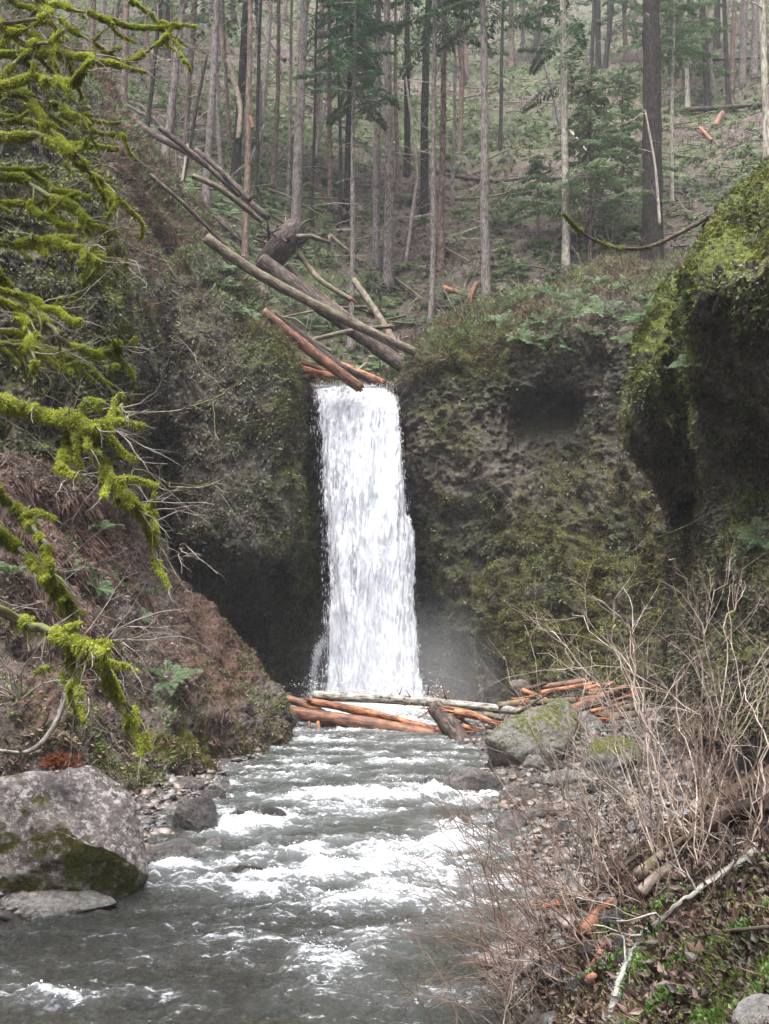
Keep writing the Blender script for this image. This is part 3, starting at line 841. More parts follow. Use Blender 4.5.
# splash at the foot and side trickle
n = 7000
a = R.rand(n)
p = FG[(a * (NCc - 1)).astype(int), 12] + np.stack([R.normal(size=n) * .5, -np.abs(R.normal(size=n)) * .5, np.abs(R.normal(size=n)) * .55 - .2], 1)
lb.add(p, rdir(n), rdir(n), R.gamma(2, .02, n) + .01, R.gamma(2, .01, n) + .01, .5)
tr = catmull(np.array([at(324, 640, 38.1), at(318, 650, 38.0), at(315, 665, 38), at(313, 690, 37.9), at(312, 705, 37.8)]), 60)
n = 1600
p = tr[R.randint(0, 60, n)] + R.normal(size=(n, 3)) * np.array([.07, .1, .1])
lb.add(p, np.stack([R.normal(size=n) * .15, R.normal(size=n) * .15, -np.ones(n)], 1), rdir(n), R.gamma(2, .03, n) + .02, .025, .5)
tag(lb.build('waterfall_spray', M['spray']), 'white spray and torn water around the waterfall', 'spray', kind='stuff')
# droplets over the rapids
lb = LB()
fw = np.clip(foam - .35, 0, 1).reshape(len(wx), len(wy)) * (WY < 30)
WGg = WG.reshape(len(wx), len(wy), 3)
p, nn, _ = sample_grid(WGg, grid_normals(WGg), 9000, fw)
n = len(p)
lb.add(p + np.stack([R.normal(size=n) * .01, R.normal(size=n) * .01, np.abs(R.normal(size=n)) * .022], 1), rdir(n), rdir(n), R.gamma(2, .007, n) + .004, R.gamma(2, .004, n) + .003, .5)
tag(lb.build('rapids_spray', M['spray']), 'white droplets thrown up over the rapids', 'spray', kind='stuff')
# ================================================================ ground cover and cliff plants
UPV = np.array([0, 0, 1.0])


def cover(name, label, G, N, mat, n, w=None, L=(.05, .03), asp=.5, up=.3, hang=0.0, off=.02, rnd=.8, tint=None, lift=0.0, obj=True, lb=None):
    p, nn, (iu, iv) = sample_grid(G, N, n, w)
    m = len(p)
    ln = np.clip(R.normal(size=m) * L[1] + L[0], L[0] * .3, None)
    d = nn * .6 + rdir(m) * rnd + UPV * up - UPV * hang
    tn = R.rand(m) if tint is None else np.clip(tint + R.normal(size=m) * .15, 0, 1)
    # clumpy value variation
    tn = np.clip(tn * .6 + .2 + fbm(p * 1.6, 3) * .5, 0, 1)
    lb = lb or LB()
    lb.add(p + nn * off + UPV * lift, d, nn + rdir(m) * .6, ln, ln * asp, tn)
    if obj:
        return tag(lb.build(name, mat), label, kind='stuff')
    return lb


def field(G, f):
    pp = proj(G); return f(pp[0], pp[1]).reshape(G.shape[:2])


def clump(G, s, lo=-.1, hi=.35, seed=0):
    return sm(lo, hi, fbm(G.reshape(-1, 3) * s + seed, 3)).reshape(G.shape[:2])


inview = lambda px, py: ((px > -60) & (px < 830) & (py > -60) & (py < 1080)).astype(float) + .06
# cliff: small plants hanging on the rock
iv_c = field(CG, inview)
rock_bare = field(CG, lambda x, y: 1 - blob(x, y, 600, 380, 45, 45, .75) - blob(x, y, 425, 470, 25, 70, .6) - blob(x, y, 356, 392, 42, 14, 1))
nofall = field(CG, lambda x, y: 1 - ((x > 308) & (x < 428) & (y > 384)) * 1.0)
under = field(CG, lambda x, y: 1 - blob(x, y, 235, 620, 60, 60, .5))
base_w = iv_c * np.clip(rock_bare, 0, 1) * nofall * under
cover('cliff_plants', 'small dark plants clinging to the wet cliff', CG, CN, M['cliff_leaf'], 55000, base_w * (clump(CG, .55, 0, .35) + .05), (.09, .035), .45, 0, .5, .03)
cover('cliff_foliage', 'grey green leaves hanging on the left cliff bulge', CG, CN, M['grey_leaf'], 46000,
      base_w * field(CG, lambda x, y: blob(x, y, 230, 430, 55, 110) + .05 + blob(x, y, 150, 350, 60, 120, .2)) * (clump(CG, .9, -.4, .2, 9) + .12), (.075, .03), .5, 0, .7, .05)
cover('cliff_moss', 'dull green moss spread over the cliff ledges', CG, CN, M['moss_dull'], 150000,
      base_w * field(CG, lambda x, y: (1 - blob(x, y, 485, 470, 50, 60, .85)) * (blob(x, y, 445, 410, 50, 60, .9) + blob(x, y, 560, 600, 130, 110, 1.0) + blob(x, y, 262, 355, 32, 90, 2.4) + blob(x, y, 140, 330, 45, 100, .6) + blob(x, y, 470, 345, 90, 30, 1) + blob(x, y, 300, 600, 25, 120, .8) + .05)) * (clump(CG, .6, -.2, .2, 4) + .02),
      (.06, .025), .5, .2, .2, .02)
cover('rim_growth', 'grassy undergrowth along the cliff rim', CG, CN, M['hill_leaf'], 52000,
      iv_c * nofall * field(CG, lambda x, y: np.tile(sm(.76, .9, np.linspace(0, 1, CG.shape[1])), CG.shape[0]) + blob(x, y, 175, 210, 65, 80, .9)) * (clump(CG, 1.0, -.3, .2, 2) + .15), (.16, .06), .22, .5, 0, .02)
cover('rim_litter', 'brown dead stems along the cliff rim', CG, CN, M['dead_fern'], 45000,
      iv_c * nofall * field(CG, lambda x, y: np.tile(sm(.72, .85, np.linspace(0, 1, CG.shape[1])), CG.shape[0]) + blob(x, y, 150, 200, 60, 90, .9)) * (clump(CG, .8, -.1, .3, 12) + .1), (.22, .1), .14, .3, .3, .02)
# bank
ivm = field(MG, inview)
cover('bank_litter', 'brown dead leaves and roots on the left bank', MG, MN, M['duff'], 50000, ivm * (clump(MG, .9, -.1, .35) + .08) * field(MG, lambda x, y: 1 - blob(x, y, 180, 690, 60, 60, .6)), (.065, .03), .4, 0, .3, .01)
cover('hanging_dead_fern', 'rust brown dead fronds draped down the left bank', MG, MN, M['dead_fern'], 30000,
      ivm * field(MG, lambda x, y: blob(x, y, 60, 540, 60, 60, 1.3) + blob(x, y, 215, 630, 45, 70, .15) + blob(x, y, 120, 640, 80, 100, .3) + blob(x, y, 30, 470, 50, 40, 1)) * (clump(MG, 1.1, -.1, .3, 5) + .05), (.17, .07), .1, 0, 1.2, .03, .5)
cover('bank_moss', 'green moss on the foot of the left bank', MG, MN, M['moss_dull'], 60000,
      ivm * field(MG, lambda x, y: blob(x, y, 185, 752, 75, 24, 3) + blob(x, y, 100, 740, 60, 40, .8) + blob(x, y, 245, 660, 30, 50, .5) + blob(x, y, 290, 735, 20, 30, .8) + .12) * (clump(MG, 1.4, -.1, .2, 3) + .01), (.03, .012), .5, .4, 0, .01)
cover('bank_herbs', 'small green leaves on the left bank', MG, MN, M['hill_leaf'], 8000, ivm * (clump(MG, .8, .1, .3, 8) + .01), (.07, .03), .35, .5, .3, .02)
# knob
ivk = field(KG, inview)
cover('knob_plants', 'dark small leaves covering the left rock knob', KG, KN, M['cliff_leaf'], 50000, ivk * (clump(KG, .8, -.1, .3) + .06), (.08, .03), .5, 0, .6, .03)
cover('knob_moss', 'yellow green moss strands on the left rock knob', KG, KN, M['moss_yellow'], 80000,
      ivk * (clump(KG, .9, -.05, .25, 6) + .02) * field(KG, lambda x, y: .25 + blob(x, y, 100, 190, 32, 110, 2) + blob(x, y, 40, 60, 60, 60, 1)), (.10, .04), .3, 0, .9, .03)
# overhang
ivo = field(OG, inview)
up_o = sm(-.25, .35, ON[..., 2])
cover('overhang_moss', 'thick yellow green moss mat on the right rock bulges', OG, ON, M['moss_yellow'], 150000,
      ivo * up_o * (clump(OG, 1.1, -.12, .22, 6) + .03) * field(OG, lambda x, y: sm(470, 380, y) + .05), (.055, .022), .35, 0, 1.0, .02)
cover('overhang_ivy', 'dark green small leaves under the moss on the right rock', OG, ON, M['cliff_leaf'], 60000, ivo * (clump(OG, 1.3, -.05, .3, 2) + .05), (.06, .025), .5, 0, .5, .03)
cover('overhang_stems', 'dead brown strands hanging from the right rock', OG, ON, M['duff'], 14000, ivo * (clump(OG, .9, 0, .3, 22) + .05) * field(OG, lambda x, y: sm(380, 480, y) + .25), (.13, .06), .07, 0, 1.6, .02, .3)
cover('overhang_twigs', 'pale dry leaves caught on the right rock', OG, ON, M['duff'], 22000, ivo * field(OG, lambda x, y: sm(420, 520, y) + .2), (.06, .03), .35, 0, .6, .02)


cover('wall_foliage', 'grey green leaves on the rock wall under the right overhang', OG, ON, M['grey_leaf'], 60000, ivo * field(OG, lambda x, y: sm(470, 520, y)) * (clump(OG, 1.2, -.2, .3, 17) + .1), (.06, .025), .45, 0, .6, .02)
# hillside undergrowth: fern-like tufts of many blades
def tufts(lb, P, N, nb, L, W, spread=1.0, tint0=0.5):
    n = len(P)
    a = R.rand(n, nb) * 6.283
    el = R.rand(n, nb) * .9 + .25
    d1 = np.stack([np.cos(a) * np.cos(el) * spread, np.sin(a) * np.cos(el) * spread, np.sin(el)], -1).reshape(-1, 3)
    sc_ = np.repeat(R.rand(n) * .7 + .6, nb)
    ln = L * sc_ * (R.rand(n * nb) * .5 + .6)
    p0 = np.repeat(P, nb, 0)
    tn = np.clip(np.repeat(R.rand(n) * .6 + tint0 - .3, nb) + R.normal(size=n * nb) * .1, 0, 1)
    lb.add(p0, d1, np.repeat(N, nb, 0) + rdir(n * nb) * .3, ln * .6, W * sc_, tn)
    d2 = d1 * np.array([1, 1, -.15]) + rdir(n * nb) * .1
    lb.add(p0 + d1 / np.linalg.norm(d1, axis=1)[:, None] * (ln * .42)[:, None], d2, np.repeat(N, nb, 0) + rdir(n * nb) * .3, ln * .6, W * sc_ * .8, tn)


ivh = field(HG, lambda px, py: ((px > -80) & (px < 850) & (py > -80) & (py < 420)) * 1.0 + .02) * (1 / (1 + (np.maximum(HG[..., 1] - 42, 0) / 45) ** 1.5))
dry = 1 - sm(-2.6, -2.2, HG[..., 0]) * sm(.6, .2, HG[..., 0]) * sm(46, 43, HG[..., 1])
cl1 = clump(HG, .16, -.25, .3, 3)
p, nn, _ = sample_grid(HG, HN, 17000, ivh * (cl1 + .12) * dry)
lb = LB(); tufts(lb, p, nn, 11, .55, .12)
tag(lb.build('undergrowth', M['hill_leaf']), 'green ferny undergrowth over the forest slope', kind='stuff')
p, nn, _ = sample_grid(HG, HN, 7000, ivh * (1.1 - cl1) * dry)
lb = LB(); tufts(lb, p, nn, 9, .5, .07, 1.1)
tag(lb.build('dry_undergrowth', M['duff']), 'brown dry stems and dead fronds over the forest slope', kind='stuff')
p, nn, _ = sample_grid(HG, HN, 90000, ivh * dry)
lb = LB(); lb.add(p + nn * .04, rdir(len(p)) + nn * .2, nn + rdir(len(p)) * .5, R.rand(len(p)) * .22 + .08, .09, R.rand(len(p)))
tag(lb.build('leaf_litter', M['duff']), 'leaf litter over the forest slope', kind='stuff')
# fallen sticks
p, nn, _ = sample_grid(HG, HN, 2600, ivh * dry)
tb = TB()
for i in range(len(p)):
    a = R.rand() * 6.28; L = R.gamma(2, .7) + .4
    d = np.array([math.cos(a), math.sin(a) * .6, R.normal() * .15])
    d = d - nn[i] * np.dot(d, nn[i]) * .8
    P = wander(p[i] + nn[i] * .12, d, L, 4, .12)
    tb.tube(P, np.linspace(.035, .012, 4) * (1 + L * .25), 4, cap=False)
tag(tb.build('fallen_sticks', M['log_grey']), 'small fallen sticks and branches littering the forest slope', kind='stuff')


def twiggy(tb, p0, d, L, r0, depth=2, n=7, k=4, jit=.18, up=.0, side=5, ang=.8, lean=None):
    P = wander(p0, d, L, n, jit, 0, up)
    rr = np.linspace(r0, r0 * .35, n)
    tb.tube(P, rr, k, cap=False)
    if depth > 0:
        for j in range(side):
            i = R.randint(max(1, n // 4), n)
            dd = P[i] - P[i - 1]; dd /= np.linalg.norm(dd)
            o = rdir(1)[0]
            twiggy(tb, P[i], dd + o * ang, L * (R.rand() * .35 + .2), rr[i] * .65, depth - 1, max(4, n - 2), max(3, k - 1), jit, up, max(2, side - 2), ang)
    return P


# bare brush on the slope
p, nn, _ = sample_grid(HG, HN, 800, ivh * dry)
tb = TB()
for i in range(len(p)):
    for j in range(3):
        twiggy(tb, p[i] + R.normal(size=3) * .15, np.array([R.normal() * .5, -.2 + R.normal() * .4, 1.0]), R.rand() * 2.0 + 1.0, .016, 1, 5, 3, .25, 0, 5, 1.0)
tag(tb.build('brush', M['twig_hill']), 'thin bare brush standing on the forest slope', kind='stuff')

# gravel and cobbles on the banks (beyond counting)
def stones(name, label, P, S, mat, seed=0, attrs=True):
    """many small irregular stones in one object"""
    import itertools
    t = (1 + 5 ** .5) / 2
    ico = np.array([(-1, t, 0), (1, t, 0), (-1, -t, 0), (1, -t, 0), (0, -1, t), (0, 1, t), (0, -1, -t), (0, 1, -t), (t, 0, -1), (t, 0, 1), (-t, 0, -1), (-t, 0, 1)]) / 1.9
    f = np.array([(0, 11, 5), (0, 5, 1), (0, 1, 7), (0, 7, 10), (0, 10, 11), (1, 5, 9), (5, 11, 4), (11, 10, 2), (10, 7, 6), (7, 1, 8), (3, 9, 4), (3, 4, 2), (3, 2, 6), (3, 6, 8), (3, 8, 9), (4, 9, 5), (2, 4, 11), (6, 2, 10), (8, 6, 7), (9, 8, 1)])
    # one subdivision
    vs = list(map(tuple, ico)); cache = {}; nf = []
    def mid(a, b):
        key = (min(a, b), max(a, b))
        if key not in cache:
            m_ = (np.array(vs[a]) + np.array(vs[b])) / 2; m_ = m_ / np.linalg.norm(m_); vs.append(tuple(m_)); cache[key] = len(vs) - 1
        return cache[key]
    for a, b, c in f:
        ab, bc, ca = mid(a, b), mid(b, c), mid(c, a)
        nf += [(a, ab, ca), (b, bc, ab), (c, ca, bc), (ab, bc, ca)]
    ico = np.array(vs); f = np.array(nf)
    n = len(P)
    V = ico[None] * (1 + R.normal(size=(n, len(ico), 1)) * .14)
    sc3 = np.stack([R.rand(n) * .5 + .75, R.rand(n) * .5 + .75, R.rand(n) * .35 + .4], 1)
    V = V * sc3[:, None] * np.asarray(S)[:, None, None]
    a = R.rand(n) * 6.28; c, s_ = np.cos(a)[:, None], np.sin(a)[:, None]
    V = np.stack([V[..., 0] * c - V[..., 1] * s_, V[..., 0] * s_ + V[..., 1] * c, V[..., 2] + V[..., 0] * R.normal(size=(n, 1)) * .25], -1)
    V = V + P[:, None]
    Fc = (f[None] + (np.arange(n) * len(ico))[:, None, None]).reshape(-1, 3)
    z = np.zeros(n * len(ico))
    o = mesh_obj(name, V.reshape(-1, 3), Fc, mat, smooth=True, attrs={'moss': z, 'soil': z + np.repeat((R.rand(n) < .12) * .6, len(ico)), 'lichen': z, 'tint': np.repeat(R.rand(n), len(ico))})
    return tag(o, label, kind='stuff')


def stone_mat():
    b = NB('cobble')
    n = b.noise(b.pos(), 14, 6, .7)
    f = b.math('ADD', b.math('MULTIPLY', b.attr('tint'), .65), b.math('MULTIPLY', n, .4))
    c = b.ramp(f, [(.15, (.02, .02, .02)), (.4, (.065, .06, .056)), (.6, (.12, .112, .108)), (.78, (.16, .12, .10)), (.95, (.3, .29, .3))])
    return b.done(b.bsdf(c, .4, b.bump(n, .4, .02), .45))


M['cobble'] = stone_mat()
gsl = GZ - zw(GY)
bar = ((gsl > -.12) & (gsl < .75) & (GY > 5) & (GY < 33) & (GX > -7) & (GX < 8.5)) * 1.0
barw = bar / (1 + (GY / 14) ** 2) * (1 - .8 * (GX > 0) * (GY < 9.5))
p, nn, _ = sample_grid(GG, GN, 24000, barw)
stones('gravel', 'grey cobbles and gravel along both stream edges', p + np.array([0, 0, .01]), np.clip(R.gamma(1.0, .024, len(p)) + .010, 0, .12), M['cobble'])
bed = ((gsl <= -.12) & (GY > 4) & (GY < 20) & (GX > -7) & (GX < 2.5)) * 1.0
p, nn, _ = sample_grid(GG, GN, 6000, bed)
stones('streambed_stones', 'brown submerged stones on the stream bed', p, np.clip(R.gamma(3, .025, len(p)) + .03, 0, .16), M['bed'])

# right foreground bank cover
gw = lambda f: field(GG, f) * (GX > 0) * (GY < 13) * (gsl > .35)
cover('bank_leaf_litter', 'dark wet dead leaves on the right foreground bank', GG, GN, M['duff_dark'], 190000, gw(lambda x, y: ((x > 400) & (x < 900) & (y < 1150)) * 1.0 + (GY.ravel() > 1.5) * (GX.ravel() < 7) * .22) / (1 + (GY / 5) ** 2), (.026, .014), .6, .1, 0, .01, .9)
cover('grass', 'green and straw grass on the right foreground bank', GG, GN, M['grass'], 48000,
      gw(lambda x, y: (GY.ravel() > 1.5) * (GY.ravel() < 6) * (GX.ravel() > 1.6) * (GX.ravel() < 5) * .25 + blob(x, y, 720, 1000, 100, 80, 1.2) + blob(x, y, 640, 1050, 60, 60, .8)) * (clump(GG, 2.2, -.1, .3) + .04), (.042, .02), .08, .2, 0, 0, .9)
cover('herbs', 'small bright herb leaves on the right foreground bank', GG, GN, M['herb'], 9000,
      gw(lambda x, y: blob(x, y, 720, 980, 90, 70, 1.2) + blob(x, y, 610, 1010, 30, 30, 1)) * (clump(GG, 3.2, .1, .3, 7) + .01), (.022, .008), .8, .6, 0, .03, .8)
cover('bank_ground_moss', 'moss cushions on the right foreground bank', GG, GN, M['moss_yellow'], 40000,
      gw(lambda x, y: blob(x, y, 720, 1000, 110, 90, 1.0)) * (clump(GG, 2.0, -.1, .2, 11) + .05), (.022, .01), .4, .5, 0, .0, .8)
cover('dry_grass', 'pale dry stalks on the right bank', GG, GN, M['duff'], 4500, gw(lambda x, y: ((x > 520) & (x < 900)) * 1.0) / (1 + (GY / 5) ** 2), (.10, .05), .035, .2, 0, .01, 1, .8)

# wet litter over the cobbles on the right
p, nn, _ = sample_grid(GG, GN, 26000, ((GX > xr(GY) + .2) & (GY < 24) & (GY > 5) & (GX < 8)) * (clump(GG, 1.2, -.1, .3, 31) + .08) / (1 + (GY / 9) ** 2))
lb = LB(); lb.add(p + nn * .03, rdir(len(p)) + nn * .3, nn + rdir(len(p)) * .6, R.rand(len(p)) * .08 + .03, .035, R.rand(len(p)) * .8)
tag(lb.build('stream_litter', M['duff_dark']), 'wet dead leaves and bark bits lying over the right hand cobbles', kind='stuff')
# ================================================================ trees on the slope
def spray(lb, P, L, dens, needle=.16, tint=.5):
    """needle sprays along a branch polyline"""
    n = max(8, int(dens * L))
    t = R.rand(n) ** .8 * .92 + .08
    idx = t * (len(P) - 1); i = np.minimum(idx.astype(int), len(P) - 2); f = (idx - i)[:, None]
    p = P[i] * (1 - f) + P[i + 1] * f
    T = P[i + 1] - P[i]; T /= np.linalg.norm(T, axis=1)[:, None]
    S = np.cross(T, UPV); S /= (np.linalg.norm(S, axis=1)[:, None] + 1e-6)
    sg = np.where(R.rand(n) < .5, -1, 1)[:, None]
    off = R.rand(n)[:, None] * .28 * L * (1.05 - t)[:, None] * .8
    d = T * .6 + S * sg * .9 + np.array([0, 0, -.25]) + R.normal(size=(n, 3)) * .15
    p = p + (T * .5 + S * sg) * off + np.array([0, 0, -1]) * off * .25 + R.normal(size=(n, 3)) * .03
    lb.add(p, d, UPV + R.normal(size=(n, 3)) * .3, needle * (R.rand(n) * .6 + .6), needle * .32, np.clip(tint + R.normal(size=n) * .2, 0, 1))


def tree(bx, by, tx, wpx, mat, label, crown=None, Y=None, cat='tree', group='trees standing on the slope above the falls', name='conifer_tree', H=None, dead=34, top=None, bend=.0, fol='needle', cr_n=55, dlen=1.0, which=('hill',), ty=0, fl=1.0, cw=1.0):
    b = hp(bx, by, which) if Y is None else at(bx, by, Y)
    Y = b[1]
    tp = at(tx, ty, Y)
    dirv = (tp - b)
    visible_h = dirv[2]
    dirv = dirv / dirv[2]
    H = H or (22 + R.rand() * 8)
    r = wpx * Y / F / 2 * 1.0
    n = 40
    hgt = np.linspace(-.5, H, n)
    wob = np.stack([noise(np.stack([hgt * .12 + bx, hgt * 0, hgt * 0 + s], 1)) for s in (1.5, 9.5)] + [hgt * 0], 1) * .12 * np.clip(hgt / 4, 0, 1)[:, None]
    P = b + dirv * hgt[:, None] + wob + np.array([bend, 0, 0]) * (np.sin(np.clip(hgt / H, 0, 1) * 3.14))[:, None]
    rad = r * (1 - .72 * np.clip(hgt / H, 0, 1) ** 1.2) * (1 + .5 * fl * np.exp(-np.clip(hgt, 0, 99) / .35)) + .004
    e = empty(name, b, label, cat, group)
    tb = TB(); tb.tube(P, rad, 14 if wpx > 6 else 9, rough=r * .16, nf=3)
    if top: tb.V[-1][-16:] = tb.V[-1][-16:]
    tb.build('trunk', mat, e)
    fr = lambda h: np.array([np.interp(h, hgt, P[:, k]) for k in range(3)])
    cz = H * .55 if crown is None else max(2, at(bx, crown, Y)[2] - b[2])
    if dead:
        for k in range(dead):
            tb = TB()
            h = R.rand() * (min(cz + 3, H) - 1.5) + 1.5
            a = R.rand() * 6.28; L = (R.gamma(2, .35) + .15) * dlen
            d = np.array([math.cos(a), math.sin(a), R.normal() * .15 - .15])
            twiggy(tb, fr(h) + d * r * .5, d, L, .012 + .006 * L, 1, 5, 3, .1, -.03, 3, .6)
            tb.build('dead_branch', M['twig_hill'], e)
    # living crown
    if H > cz + 1.5:
        lb = LB(); tb = TB()
        vis = crown is not None and crown > -20
        nb = cr_n if vis else 26
        for k in range(nb):
            t = (k + R.rand()) / nb
            h = cz + (H - cz) * t
            a = k * 2.4 + R.normal() * .3
            L = (2.6 * (1 - t) + .5) * (R.rand() * .5 + .6) * (min(1, H / 15)) * cw
            d = np.array([math.cos(a), math.sin(a), .05])
            Q = wander(fr(h), d, L, 7, .08, .07)
            tb.tube(Q, np.linspace(.03, .006, 7), 3, cap=False)
            spray(lb, Q, L, (120 if vis else 26), .2 if vis else .3, R.rand() * .5 + .2)
        hh_ = np.linspace(cz - .5, H, 14); tb.tube(np.array([fr(h) for h in hh_]), .01, 4)
        tb.build('branches', M['twig_hill'], e)
        lb.build('crown', M[fol], e)
    return e


G1, G2, G3, GD = M['bark_grey'], M['bark_brown'], M['bark_pale'], M['bark_dark']
tree(295, 243, 306, 11, G1, 'straight grey trunk rising from the root wad of the big fallen log', None, dead=50)
tree(388, 288, 389, 10, G1, 'pale grey trunk in front, right one of the close pair above the log jam', -10, dead=46)
tree(376, 266, 378, 8, G1, 'greyish trunk just left of the pale grey trunk above the log jam', -30, dead=40)
tree(431, 322, 436, 6, G1, 'slender pale trunk standing nearest the rim above the falls', 40, dead=40)
tree(486, 306, 482, 9.5, G1, 'pale grey trunk standing on the rim beside an orange broken log', 20, dead=30)
tree(652, 275, 650, 22, GD, 'thickest dark trunk, charred looking, on the right above the cliff rim', None, dead=22, H=34, dlen=1.2)
tree(566, 272, 563, 8, G3, 'mossy pale trunk with green boughs between the snag and the big dark trunk', 95, dead=40, cr_n=45)
tree(351, 348, 354, 5.5, G1, 'thin mottled trunk standing among the fallen logs over the lip', 110, dead=30, cr_n=60, fl=2.5)
tree(441, 270, 446, 7, G2, 'brown trunk just right of the slender pale trunk', None, dead=30)
tree(424, 212, 428, 9, GD, 'dark trunk behind the slender pale trunk, mid slope', None, dead=25)
tree(407, 175, 408, 7, GD, 'dark trunk high on the slope between the grey pair and the slender trunk', None, dead=25)
tree(347, 208, 353, 8, GD, 'dark trunk with green boughs left of the grey pair', 105, dead=30, cr_n=60)
tree(330, 202, 329, 5, G2, 'thin brown trunk behind the leaning white snag', None, dead=25)
tree(245, 262, 250, 7, G2, 'brown trunk with an orange torn scar on the left slope', None, dead=40)
tree(205, 208, 216, 8, G1, 'smooth grey trunk above the left cliff, leaning slightly right', None, dead=26)
tree(164, 168, 184, 8, G1, 'grey trunk leaning right at the top of the left cliff', None, dead=30)
tree(185, 150, 196, 6, G2, 'faint brown trunk between the two grey left trunks', None, dead=25)
tree(235, 176, 240, 9, GD, 'dark trunk with a curved foot high on the left slope', None, dead=18, bend=.5)
tree(123, 110, 128, 7, G2, 'brown trunk standing beyond the mossy knob at the upper left', None, dead=30)
tree(92, 70, 92, 7, G2, 'hazy brown trunk at the far upper left', None, dead=25)
tree(68, 60, 70, 6, G1, 'hazy grey trunk leftmost above the mossy knob', None, dead=25)
tree(273, 190, 279, 5, G2, 'thin trunk between the scarred trunk and the root wad trunk', None, dead=30)
tree(262, 120, 270, 6, G1, 'pale distant trunk left of the root wad trunk', None, dead=20)
tree(316, 150, 322, 5, G2, 'thin hazy trunk right of the root wad trunk', None, dead=20)
tree(366, 120, 366, 5, G2, 'hazy thin trunk high behind the green boughs', 60, dead=15)
tree(460, 150, 462, 5, G2, 'hazy thin trunk behind and right of the brown trunk', 50, dead=15)
tree(511, 70, 512, 6, G2, 'hazy trunk on the top slope right of the rim trunk', 20, dead=15, cr_n=50)
tree(523, 60, 524, 5, G1, 'hazy trunk beside a green bough on the upper slope', 45, dead=15, cr_n=60)
tree(598, 70, 598, 6, GD, 'dark distant trunk high between the mossy trunk and the big dark trunk', None, dead=15)
tree(609, 43, 609, 5, GD, 'dark distant trunk near the top edge left of the big dark trunk', None, dead=10)
tree(626, 62, 625, 5, G2, 'faint trunk close to the left of the big dark trunk, high up', 30, dead=15)
tree(708, 112, 701, 7, GD, 'dark trunk standing over the distant fallen log on the right', None, dead=25)
tree(717, 50, 717, 7, GD, 'dark far trunk behind the trunk over the distant log', None, dead=10)
tree(742, 86, 745, 7, G1, 'grey trunk on the upper right slope', None, dead=20)
tree(732, 92, 735, 5, G2, 'thin brown trunk beside the grey trunk on the upper right', None, dead=20)
tree(754, 76, 756, 7, G1, 'hazy trunk close behind the mossy trunk at the right edge', None, dead=10)
tree(694, 84, 692, 4, G2, 'thin trunk left of the dark trunk over the distant log', 30, dead=15, fol='needle_pale')
tree(672, 205, 674, 4, G3, 'thin mossy sapling trunk right of the big dark trunk', 60, dead=30, fol='needle_pale', H=15)
tree(688, 110, 686, 5, G3, 'slim pale sapling with light green sprays on the right slope', 60, dead=15, fol='needle_pale', H=14)
tree(590, 262, 588, 4, G2, 'light green young conifer standing left of the big dark trunk', 258, dead=8, fol='needle_pale', H=9.5, cr_n=60, cw=2.0, name='young_conifer', cat='sapling')
tree(622, 215, 624, 3, G2, 'light green young conifer just behind the big dark trunk', 200, dead=6, fol='needle_pale', H=7.5, cr_n=45, cw=1.9, name='young_conifer', cat='sapling')
tree(538, 240, 538, 3, G2, 'small hazy young conifer on the mid slope left of the mossy trunk', 232, dead=4, fol='needle_pale', H=4.2, cr_n=28, cw=2.2, name='young_conifer', cat='sapling')
tree(768, 150, 765, 7, G3, 'mossy pale trunk at the right edge above the rock bulge', None, Y=24, dead=20, H=16)


for k in range(34):
    bx = 100 + R.rand() * 660; by = 15 + R.rand() ** .8 * (95 if bx > 200 else 50)
    if 635 < bx < 668: bx += 30
    tree(bx, by, bx + R.normal() * 9, 3 + R.rand() * 3, [GD, G2, G1][k % 3], 'slim far trunk among the crowd of trunks near the top of the slope', None if k % 2 else by - 40, dead=7, cr_n=22, H=18 + R.rand() * 8)


for k, (bx, by, tx, w_) in enumerate([(146, 140, 160, 5), (176, 172, 172, 4), (222, 190, 214, 5), (255, 205, 262, 4), (230, 150, 222, 4), (288, 205, 292, 4), (340, 230, 336, 4), (398, 200, 396, 5), (452, 205, 455, 4), (500, 150, 503, 4), (108, 85, 118, 5), (262, 165, 256, 4), (312, 225, 318, 3.5), (150, 95, 146, 4)]):
    tree(bx, by, tx, w_, [GD, G2, G1][k % 3], 'slender trunk standing on the middle of the slope between the bigger trunks', None, dead=9, cr_n=20, H=16 + R.rand() * 8, group='slender trunks of the middle slope')


def snag(path, Y, wpx, mat, label, name='snag', branches=6, torn=True, grp='broken snags on the slope'):
    P = np.array([at(x, y, Y) for x, y in path])
    P = smooth_path(P, 22)
    r = wpx * Y / F / 2
    e = empty(name, P[0], label, 'snag', grp)
    tb = TB(); tb.tube(P, np.linspace(r, r * .55, 22), 9, rough=r * .2, jag=(r * 5 if wpx < 7 else r * 1.0) if torn else 0)
    tb.build('trunk', mat, e)
    if branches:
        for k in range(branches):
            tb = TB()
            i = R.randint(4, 21); d = rdir(1)[0]; d[2] = abs(d[2])
            twiggy(tb, P[i], d, R.rand() * 1.2 + .3, r * .3 + .005, 1, 5, 3, .2, 0, 3)
            tb.build('dead_branch', M['twig_hill'], e)
    return e


def yh(px, py): return hp(px, py)[1]


